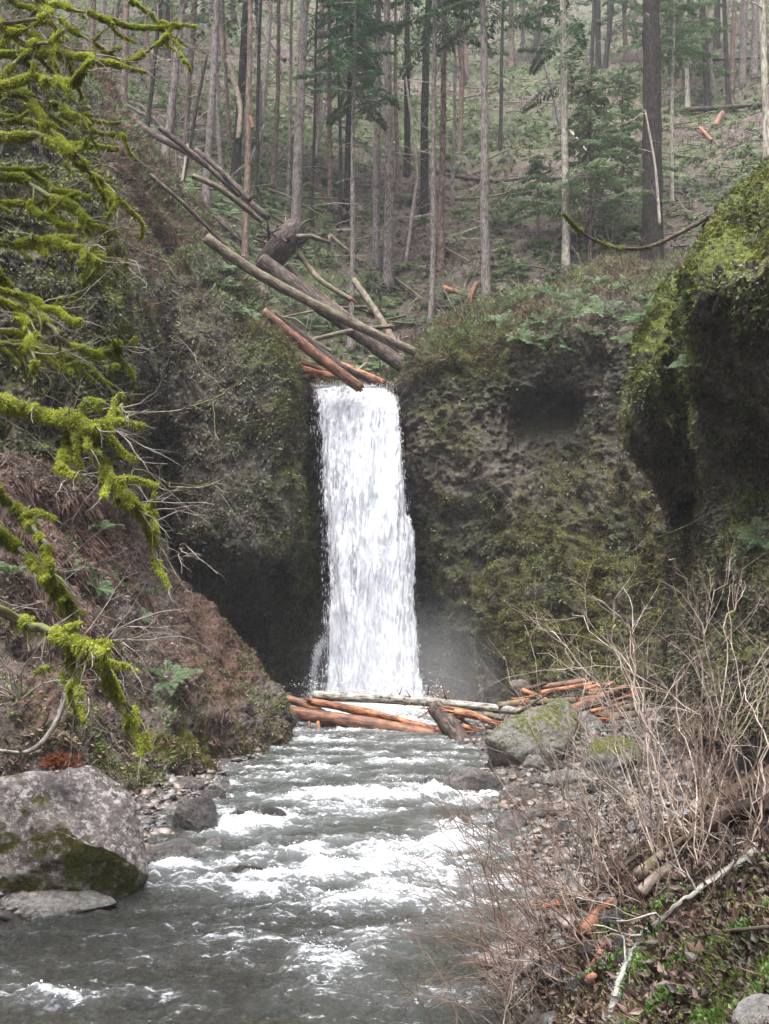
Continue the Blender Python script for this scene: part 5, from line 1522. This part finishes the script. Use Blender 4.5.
def fuzz(lb, P, r, dens, L=.03, droop=.5, tint=.55, hang=0):
    seg = np.linalg.norm(np.diff(P, axis=0), axis=1)
    tot = seg.sum(); n = int(dens * tot)
    if n < 3: return
    idx = R.rand(n) * (len(P) - 1); i = np.minimum(idx.astype(int), len(P) - 2); f = (idx - i)[:, None]
    p = P[i] * (1 - f) + P[i + 1] * f
    rr = np.interp(idx, np.arange(len(P)), r)
    T = P[i + 1] - P[i]; T /= (np.linalg.norm(T, axis=1)[:, None] + 1e-9)
    o = rdir(n); o -= T * (o * T).sum(1)[:, None]; o /= np.linalg.norm(o, axis=1)[:, None]
    lump = 1 + 1.0 * fbm(p * 7, 3) + .5 * fbm(p * 20, 2)
    keep = fbm(p * 3.1 + 7, 3) > -.22
    p = p + o * (rr * lump * (.55 + R.rand(n) * .5))[:, None]
    p, o, rr = p[keep], o[keep], rr[keep]; n = len(p)
    if n < 3: return
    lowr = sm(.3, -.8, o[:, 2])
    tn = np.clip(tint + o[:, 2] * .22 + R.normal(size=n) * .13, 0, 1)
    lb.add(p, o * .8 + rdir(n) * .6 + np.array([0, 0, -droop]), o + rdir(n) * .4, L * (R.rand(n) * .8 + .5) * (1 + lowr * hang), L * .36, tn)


def limb(pts, wpx, mwpx_, dY=0.0, side=5, Y=TY, e=e, hang=.8, root=True, twigs=5, moss=True, curlY=.25):
    """pts in px; wood width, moss width in px"""
    mwpx = mwpx_ * .64
    n0 = len(pts)
    A = [at(x, y, Y + dY + curlY * math.sin(k * 1.3)) for k, (x, y) in enumerate(pts)]
    if root:
        k = np.argmin([abs(t[2] - A[0][2] + .15) for t in TP])
        A = [TP[k]] + A
    P = smooth_path(np.array(A), 12 + 8 * n0)
    n = len(P)
    P = P + np.stack([noise(np.stack([np.arange(n) * .23 + wpx, np.zeros(n) + s, np.zeros(n) + dY * 9], 1)) for s in (1, 5, 9)], 1) * .035
    s = Y / F / 2
    rr = np.linspace(wpx * s, wpx * s * .35, n)
    tb = TB(); tb.tube(P, rr, 8, rough=wpx * s * .3)
    tws = []
    lb = LB()
    mr = np.linspace(mwpx * s, mwpx * s * .5, n)
    if moss: fuzz(lb, P, mr, 6500, .022, .35, .55, hang)
    ms = TB()
    for j in range(side):
        i = R.randint(n // 3, n - 1)
        T = P[i + 1] - P[i]; T /= np.linalg.norm(T)
        d = T + rdir(1)[0] * .8 + np.array([.15, 0, -.15])
        L = R.rand() * .35 + .15
        Q = wander(P[i], d, L, 8, .22, .03)
        tb.tube(Q, np.linspace(rr[i] * .5, .004, 8), 5, cap=False)
        if moss:
            fuzz(lb, Q, np.linspace(mr[i] * .6, mr[i] * .22, 8), 3000, .02, .35, .5, hang)
        if R.rand() < .6: tws.append(TB()); twiggy(tws[-1], Q[-2], Q[-1] - Q[-2], R.rand() * .35 + .1, .005, 1, 6, 4, .2, 0, 3)
    for j in range(twigs):
        i = R.randint(n // 3, n)
        tws.append(TB()); twiggy(tws[-1], P[i], rdir(1)[0] + np.array([.9, 0, -.1]), R.rand() * .55 + .2, .006, 2, 7, 4, .18, 0, 4, .7)
    lo = tb.build('limb', M['limb'], e)
    if moss:
        # hanging beards
        m = int(26 * n0 * hang)
        idx = R.randint(0, n, m)
        p = P[idx] + R.normal(size=(m, 3)) * .015 - np.array([0, 0, 1]) * mr[idx][:, None] * .5
        lb.add(p, np.array([[0, 0, -1.0]]) + R.normal(size=(m, 3)) * .15, rdir(m), R.gamma(2, .025, m) + .015, .008, np.clip(.35 + R.normal(size=m) * .12, 0, 1))
        lb.build('moss', M['moss_bright'], lo)
    for tw in tws: tw.build('twig', M['twig_hill'], lo)
    return lo


limb([(-30, 60), (20, 28), (45, 5), (85, 12), (115, 22), (150, 28), (182, 25)], 5, 7, .4, 4, hang=.4)
limb([(-30, 110), (15, 62), (40, 52), (75, 55), (100, 62), (125, 62), (150, 50), (168, 35)], 6, 9, 0, 5, hang=.5)
limb([(-30, 95), (30, 78), (55, 80), (75, 82), (84, 66)], 6, 11, -.4, 4)
limb([(-30, 20), (10, 30), (30, 45), (45, 42), (60, 36)], 7, 15, .2, 5)
limb([(-30, 120), (15, 92), (27, 95), (40, 112), (50, 128)], 6, 12, .5, 4)
limb([(-30, 140), (20, 136), (45, 138), (62, 146), (76, 158), (88, 170), (104, 184), (118, 200)], 8, 14, -.2, 7)
limb([(-30, 170), (20, 178), (50, 195), (75, 207), (92, 225), (120, 233)], 8, 13, .3, 7)
limb([(-30, 244), (20, 242), (50, 238), (80, 249), (98, 262)], 6, 9, 0, 6)
limb([(-30, 262), (10, 286), (28, 303), (50, 325), (63, 341), (92, 352), (108, 350), (120, 342)], 8, 13, .1, 7)
limb([(-30, 300), (15, 306), (25, 325), (31, 345), (35, 372)], 7, 13, -.3, 4)
limb([(-30, 345), (18, 346), (36, 350)], 9, 16, .2, 3)
limb([(-40, 396), (20, 406), (50, 415), (80, 420), (100, 428), (114, 416), (122, 405)], 12, 22, -.5, 12, hang=1.5, twigs=10)
limb([(60, 416), (84, 430), (96, 452), (108, 470), (124, 492), (140, 512), (152, 535), (160, 565)], 8, 15, -.5, 9, hang=1.0, root=False, twigs=8)
limb([(118, 500), (132, 506), (150, 512), (156, 530)], 6, 11, -.4, 3, root=False)
limb([(88, 438), (70, 430), (66, 455), (60, 470)], 5, 14, -.6, 4, root=False, hang=1.5)
limb([(-30, 478), (10, 504), (30, 522), (45, 546), (52, 575), (66, 600), (72, 622)], 9, 16, -.3, 7)
limb([(-30, 520), (8, 540), (28, 556), (46, 580), (58, 592)], 9, 17, -.1, 5)
limb([(-40, 602), (20, 620), (50, 632), (78, 640), (100, 658), (115, 690), (135, 716)], 12, 20, -.8, 10, hang=1.4)
limb([(70, 636), (72, 660), (78, 690), (74, 706)], 6, 13, -.8, 5, root=False, hang=1.3)
limb([(84, 642), (100, 645), (112, 640)], 5, 10, -.7, 3, root=False)
limb([(60, 300), (80, 292), (108, 255), (122, 268)], 3, 4, .3, 3, root=False, hang=.4)
limb([(36, 20), (40, 0), (36, -30)], 6, 12, 0, 3)
limb([(-30, -20), (20, 5), (60, 20), (95, 45), (120, 60)], 4, 6, .5, 5, hang=.4)
limb([(130, 0), (150, 14), (175, 40), (185, 62)], 2, 3, 1.0, 3, root=False, hang=.3)
for k in range(11):
    y0 = -40 + k * 40 + R.normal() * 10; x1 = 70 + R.rand() * 60; dy = 20 + R.rand() * 60
    if y0 > 400: x1 = 50 + R.rand() * 40
    limb([(-40, y0), (x1 * .3, y0 + dy * .2), (x1 * .6, y0 + dy * .55 + R.normal() * 6), (x1, y0 + dy)], 3, 5 + R.rand() * 4, R.rand() * 1.6 - .4, 4, hang=.5, twigs=4)
# bare twig spreading right over the dark cliff
limb([(104, 418), (140, 414), (170, 412), (200, 404), (222, 394), (242, 382)], 2.4, 1, -.4, 5, root=False, moss=False, twigs=0)
limb([(118, 500), (135, 470), (165, 482), (176, 490)], 2, 1, -.4, 3, root=False, moss=False, twigs=2)
limb([(140, 560), (165, 562), (182, 552), (180, 544)], 2, 1, -.4, 3, root=False, moss=False, twigs=2)

# thin bare bush stems behind the mossy limbs
for k in range(5):
    x0, y0 = [(30, 330), (70, 480), (20, 700), (110, 640), (80, 250)][k]
    h = hit(x0, y0)
    base = h[0]
    e2 = empty('bare_bush', base, ['thin bare bush on the left rock knob', 'thin bare bush in the red ferns under the knob', 'thin bare bush above the huge boulder', 'thin bare bush in the middle of the left bank', 'thin bare bush near the top of the rock knob'][k], 'bush', 'bare bushes on the left side')
    for j in range(9):
        tb = TB()
        twiggy(tb, base, np.array([R.normal() * .8, -.6, .5 + R.normal() * .5]), R.rand() * 1.6 + .8, .014, 2, 8, 4, .2, -.01, 4, .7)
        tb.build('stem', M['twig_hill'], e2)

# lichened stick by the boulder
P = smooth_path(np.array([at(65, 693, 12.2), at(58, 718, 12.1), at(42, 742, 12), at(22, 753, 12), at(-15, 748, 12)]), 24)
tb = TB(); tb.tube(P, np.linspace(.03, .022, 24), 7, rough=.006)
tag(tb.build('fallen_branch', M['log_lichen']), 'pale lichened stick curving down to the huge boulder', 'branch')
lb = LB()
c = at(60, 761, 12.2)
n = 1500
p = c + R.normal(size=(n, 3)) * np.array([.07, .08, .025])
lb.add(p, rdir(n) * np.array([1, 1, .4]), rdir(n), .09, .012, R.rand(n))
tag(lb.build('needle_clump', M['redduff']), 'rust red clump of dead needles on top of the huge boulder', 'dead needles', None, 'stuff')

# branch reaching out from the right bulge
e = empty('bare_branch', at(722, 212, 17), 'dark bowed branch with mossy tip reaching left from the right rock bulge', 'branch')
P = smooth_path(np.array([at(735, 222, 17.5), at(722, 211, 17), at(700, 222, 16.8), at(678, 234, 16.6), at(655, 245, 16.4), at(636, 249, 16.2), at(612, 247, 16), at(590, 238, 15.8), at(575, 226, 15.6), at(563, 213, 15.5)]), 50)
tb = TB(); tb.tube(P, np.linspace(.045, .014, 50), 8, rough=.01)
for k in (12, 18, 26, 33, 40): twiggy(tb, P[k], rdir(1)[0] + np.array([-.3, 0, .2]), .6, .009, 1, 6, 4, .2, 0, 4)
lo = tb.build('limb', M['log_dark'], e)
lb = LB(); fuzz(lb, P[30:], np.linspace(.03, .02, 20), 2400, .03, .3, .7); fuzz(lb, P[:29], np.linspace(.03, .03, 29), 500, .03, .3, .4)
lb.build('moss', M['moss_yellow'], lo)


# ================================================================ bare shrubs on the right bank
def shrub(rx, ry, tips, nst, mat, label, wpx=3.0, bend=.12, sides=4, Yoff=0.0, Y=None, spread=.25):
    h = hit(rx, ry, ('ground',))
    base = h[0] if Y is None else at(rx, ry, Y)
    Yb = base[1]
    e = empty('bare_shrub', base, label, 'shrub', 'bare shrubs on the right bank')
    (tx0, tx1), (ty0, ty1) = tips
    nst = max(5, int(nst * (.72 if mat == M['twig_pale'] else .95)))
    for j in range(nst):
        b0 = base + np.array([R.normal() * spread, R.normal() * spread, 0])
        b0[2] = ground_z(np.array([b0[0]]), np.array([b0[1]]))[0] - .03
        Yt = Yb + R.normal() * .5 + Yoff
        tx = tx0 + (tx1 - tx0) * R.rand(); ty = ty0 + (ty1 - ty0) * R.rand()
        tpt = at(tx, ty, max(2.6, Yt))
        L = np.linalg.norm(tpt - b0)
        mid = (b0 + tpt) / 2 + np.array([R.normal() * bend, R.normal() * bend, abs(R.normal()) * bend * 1.3]) * L
        n = 16
        P = smooth_path(np.array([b0, mid, tpt]), n)
        P = P + np.cumsum(R.normal(size=(n, 3)), axis=0) * .016 * L / 2
        kink = R.normal(size=(n, 3)) * .008 * L; P = P + kink
        r0 = wpx * .56 * Yb / F / 2 * (.6 + R.rand() * .7)
        rr = np.linspace(r0, r0 * .28, n)
        tb = TB(); tb.tube(P, rr, 6, cap=False)
        for s in range(sides + 1 + R.randint(0, 3)):
            i = R.randint(3, n - 1)
            T = P[i + 1] - P[i]; T /= np.linalg.norm(T)
            twiggy(tb, P[i], T * 1.1 + rdir(1)[0] * .7 + np.array([0, 0, .1]), L * (R.rand() * .3 + .1), rr[i] * .62, 1, 6, 4, .16, .0, 4, .6)
        tb.build('stem', mat, e)
    return e


TPm, TRm = M['twig_pale'], M['twig_red']
shrub(665, 850, ((565, 660), (575, 670)), 9, TPm, 'tall pale shrub reaching up in front of the driftwood pile', 3.6)
shrub(705, 845, ((635, 745), (525, 650)), 10, TPm, 'tallest pale shrub in front of the right rock face', 3.8)
shrub(760, 835, ((700, 800), (545, 670)), 9, TPm, 'pale shrub at the right edge under the rock face', 3.6)
shrub(625, 880, ((480, 620), (640, 740)), 13, TPm, 'pale shrub arching left over the large grey boulder', 2.8)
shrub(592, 915, ((440, 560), (715, 820)), 13, TRm, 'reddish shrub arching left over the gravel bar', 2.6)
shrub(562, 965, ((372, 480), (790, 900)), 13, TRm, 'reddish shrub leaning far left over the rapids', 2.4)
shrub(540, 1010, ((365, 470), (900, 1000)), 10, TRm, 'low reddish shrub fanning over the water near the bottom', 2.2)
shrub(690, 880, ((520, 690), (650, 760)), 13, TPm, 'tangled pale shrub in the middle of the right bank', 2.8)
shrub(748, 880, ((620, 780), (640, 760)), 13, TRm, 'tangled reddish shrub behind the mossy right corner', 2.6)
shrub(600, 945, ((460, 560), (840, 930)), 10, TPm, 'pale shrub with nearly level stems over the dark litter', 2.4, bend=.05)
shrub(510, 1040, ((410, 500), (925, 1010)), 9, TRm, 'small reddish shrub at the bottom edge of the stream', 2.0)
shrub(640, 910, ((540, 650), (760, 840)), 12, TRm, 'short reddish shrub behind the lichened branch', 2.4)
shrub(720, 860, ((760, 830), (600, 720)), 10, TPm, 'pale shrub leaning out of the right edge', 2.8)
shrub(700, 800, ((620, 760), (640, 740)), 12, TRm, 'brown shrub close under the right rock face', 2.4)
shrub(640, 825, ((560, 680), (690, 770)), 12, TPm, 'low pale shrub at the back of the gravel bar', 2.0)

shrub(548, 985, ((375, 500), (760, 860)), 16, TRm, 'sparse reddish shrub with long straight canes over the rapids', 2.4, bend=.07)
shrub(575, 940, ((400, 520), (830, 940)), 14, TRm, 'reddish shrub with crossing canes at the stream edge', 2.4, bend=.08)
shrub(610, 900, ((500, 600), (610, 720)), 12, TPm, 'slim pale canes rising in front of the large grey boulder', 2.4, bend=.07)
shrub(560, 1005, ((340, 490), (830, 1000)), 13, TRm, 'wide reddish shrub arching far out over the water at the bottom', 2.6, bend=.09, sides=3)
shrub(585, 960, ((390, 540), (770, 900)), 13, TRm, 'reddish shrub with fine forking canes above the dark litter', 2.5, bend=.08, sides=3)
# lichened branch lying on the right corner
cpts = [(608, 1030), (626, 970), (649, 938), (688, 906), (742, 868), (775, 842)]
P = []
for x, y in cpts:
    h = hit(x, min(y, 1060), ('ground',)); P.append(h[0] + np.array([0, -.03, .06]))
P = smooth_path(np.array(P), 44) + R.normal(size=(44, 3)) * .004
e = empty('lichened_branch', P[0], 'long pale lichen crusted branch lying across the mossy right corner', 'branch')
tb = TB(); tb.tube(P, np.linspace(.013, .019, 44), 9, rough=.006)
for k in (8, 15, 20, 27, 33, 38): twiggy(tb, P[k], rdir(1)[0] * .8 + np.array([-.3, 0, .6]), .35, .008, 1, 6, 5, .25, 0, 3)
lo = tb.build('limb', M['log_lichen'], e)
lb = LB(); fuzz(lb, P, np.full(44, .018), 700, .014, .0, .5)
M['lichen'] = leaf_mat('grey_lichen', [(0, (.12, .14, .11)), (.6, (.24, .28, .22)), (1, (.36, .40, .33))], .8, .1, .1, 4)
lb.build('lichen', M['lichen'], lo)
def gpt(x, y, up=.04):
    return hit(x, y, ('ground',))[0] + np.array([0, 0, up])
def stick(pts, wpx, mat, label, name='stick', r1=.5, up=.05, grp=None, jag=0):
    P = smooth_path(np.array([gpt(x, y, up) for x, y in pts]), 20)
    r = wpx * P[0][1] / F / 2
    tb = TB(); tb.tube(P, np.linspace(r, r * r1, 20), 8, rough=r * .35, jag=jag)
    return tag(tb.build(name, mat), label, 'driftwood' if name != 'stick' else 'stick', grp)
stick([(700, 946), (735, 942), (780, 938)], 5, M['log_dark'], 'dark knobbly stick lying on the moss in the right corner')
stick([(655, 965), (648, 985), (655, 1005)], 3, M['twig_red'], 'short reddish stick beside the lichened branch')
G_ = 'broken driftwood on the right bank'
stick([(640, 888), (665, 866), (692, 852)], 15, M['log_grey'], 'brown driftwood plank high on the dark litter', 'driftwood', .7, .1, G_, .06)
stick([(712, 842), (735, 828), (765, 820)], 22, M['log_dark'], 'thick reddish rotten log at the right edge', 'driftwood', .8, .12, G_, .1)
stick([(583, 945), (600, 925), (612, 915)], 18, M['log_red'], 'rotten reddish chunk on the edge of the dark litter', 'driftwood', .5, .08, G_, .08)
stick([(640, 905), (655, 890), (668, 880)], 14, M['log_grey'], 'brown chunk beside the driftwood plank', 'driftwood', .6, .08, G_, .06)
stick([(592, 990), (600, 965), (605, 955)], 14, M['log_red'], 'reddish bark piece near the bottom of the dark litter', 'driftwood', .5, .06, G_, .06)
stick([(545, 915), (556, 910), (562, 905)], 10, M['log_orange'], 'small orange wood chip at the water edge', 'driftwood', .7, .05, G_, .03)
stick([(600, 900), (630, 872), (648, 862)], 8, M['log_dark'], 'dark stick behind the driftwood plank', 'driftwood', .5, .1, G_, .03)
rock(760, 1030, 50, 34, BG, 'pale grey angular stone in the bottom right corner', 5, planes=9)
for k in range(16):
    px, py = 570 + R.rand() * 80, 900 + R.rand() * 110
    rock(px, py, 16 + R.rand() * 16, 9 + R.rand() * 8, RD_, 'small dark clod in the wet litter of the right bank', group='dark clods on the right bank')
# ================================================================ light, air, camera
sc = bpy.context.scene
w = bpy.data.worlds.new('World'); sc.world = w; w.use_nodes = True
nt = w.node_tree; nt.nodes.clear()
sky = nt.nodes.new('ShaderNodeTexSky'); sky.sky_type = 'NISHITA'; sky.sun_disc = False
EL, AZ = 70, 200  # azimuth measured clockwise from +Y
sky.sun_elevation = math.radians(EL); sky.sun_rotation = math.radians(AZ)
sky.air_density = 1.0; sky.dust_density = 5.0; sky.ozone_density = 1.0
hs = nt.nodes.new('ShaderNodeHueSaturation'); hs.inputs['Saturation'].default_value = .55
bg = nt.nodes.new('ShaderNodeBackground'); bg.inputs[1].default_value = SKY
wo = nt.nodes.new('ShaderNodeOutputWorld')
nt.links.new(sky.outputs[0], hs.inputs['Color']); nt.links.new(hs.outputs[0], bg.inputs[0]); nt.links.new(bg.outputs[0], wo.inputs[0])
sl = bpy.data.lights.new('sun', 'SUN'); sl.energy = SUN; sl.angle = math.radians(35); sl.color = (1, .975, .955)
so = bpy.data.objects.new('sun', sl); C.objects.link(so)
a, e = math.radians(AZ), math.radians(EL)
dv = Vector((math.sin(a) * math.cos(e), math.cos(a) * math.cos(e), math.sin(e)))
so.rotation_euler = dv.to_track_quat('Z', 'Y').to_euler(); so.location = (0, -10, 60)

cam = bpy.data.cameras.new('camera'); cam.sensor_fit = 'VERTICAL'; cam.angle_y = 2 * math.atan(512 / F)
cam.clip_end = 2000; cam.clip_start = .05
co = bpy.data.objects.new('camera', cam); C.objects.link(co)
co.location = CAM; co.rotation_euler = (math.pi / 2 + PITCH, 0, 0)
sc.camera = co

# air: pale haze box round everything
def vol_box(name, lo, hi, dens, col, noise_=None, label=None):
    x0, y0, z0 = lo; x1, y1, z1 = hi
    V = [(x, y, z) for x in (x0, x1) for y in (y0, y1) for z in (z0, z1)]
    Fb = [(0, 1, 3, 2), (4, 6, 7, 5), (0, 4, 5, 1), (2, 3, 7, 6), (0, 2, 6, 4), (1, 5, 7, 3)]
    m = bpy.data.materials.new(name + '_air'); m.use_nodes = True
    t = m.node_tree; t.nodes.clear()
    o = t.nodes.new('ShaderNodeOutputMaterial'); v = t.nodes.new('ShaderNodeVolumePrincipled')
    v.inputs['Color'].default_value = (*col, 1); v.inputs['Density'].default_value = dens; v.inputs['Anisotropy'].default_value = .1
    t.links.new(v.outputs[0], o.inputs['Volume'])
    if noise_: noise_(t, v, dens)
    ob = mesh_obj(name, V, np.array(Fb), m, smooth=False)
    return tag(ob, label, name, kind='stuff')


if HAZE:
    vol_box('haze', (-262, -205, -40), (262, 425, 260), HAZE, (.93, .95, 1.0), None, 'thin damp haze that pales the far slope')

if MIST:
    c0 = at(425, 688, 36.0)

    def mn(t, v, dens):
        g = t.nodes.new('ShaderNodeNewGeometry'); s = t.nodes.new('ShaderNodeVectorMath'); s.operation = 'SUBTRACT'; s.inputs[1].default_value = [float(x) for x in c0]
        s2 = t.nodes.new('ShaderNodeVectorMath'); s2.operation = 'MULTIPLY'; s2.inputs[1].default_value = (1 / 6.2, 1 / 3.6, 1 / 3.8)
        ln = t.nodes.new('ShaderNodeVectorMath'); ln.operation = 'LENGTH'
        mr = t.nodes.new('ShaderNodeMapRange'); mr.inputs[1].default_value = 0.0; mr.inputs[2].default_value = 1.0; mr.inputs[3].default_value = 1; mr.inputs[4].default_value = 0; mr.interpolation_type = 'SMOOTHERSTEP'
        nz_ = t.nodes.new('ShaderNodeTexNoise'); nz_.inputs['Scale'].default_value = .55; nz_.inputs['Detail'].default_value = 4
        m1 = t.nodes.new('ShaderNodeMath'); m1.operation = 'MULTIPLY'
        m2 = t.nodes.new('ShaderNodeMath'); m2.operation = 'MULTIPLY'; m2.inputs[1].default_value = dens * 2
        L = t.links.new
        L(g.outputs['Position'], s.inputs[0]); L(s.outputs[0], s2.inputs[0]); L(s2.outputs[0], ln.inputs[0]); L(ln.outputs['Value'], mr.inputs[0])
        L(g.outputs['Position'], nz_.inputs['Vector']); L(mr.outputs[0], m1.inputs[0]); L(nz_.outputs['Fac'], m1.inputs[1]); L(m1.outputs[0], m2.inputs[0]); L(m2.outputs[0], v.inputs['Density'])
    vol_box('mist', c0 - np.array([6.3, 3.7, 1.2]), c0 + np.array([6.3, 3.7, 3.9]), MIST, (.95, .97, 1.0), mn, 'soft mist blowing from the foot of the waterfall')

sc.view_settings.view_transform = 'Standard'; sc.view_settings.look = 'None'; sc.view_settings.gamma = 1
sc.view_settings.use_curve_mapping = False
sc.view_settings.exposure = EXPO
sc.cycles.volume_step_rate = 2; sc.cycles.volume_max_steps = 64
sc.cycles.volume_bounces = 0; sc.cycles.max_bounces = 6; sc.cycles.diffuse_bounces = 3; sc.cycles.glossy_bounces = 2
sc.cycles.transparent_max_bounces = 12; sc.cycles.transmission_bounces = 4
sc.cycles.use_adaptive_sampling = True
sc.render.film_transparent = False
print('OBJECTS', len(bpy.data.objects), 'LIP', LIP)
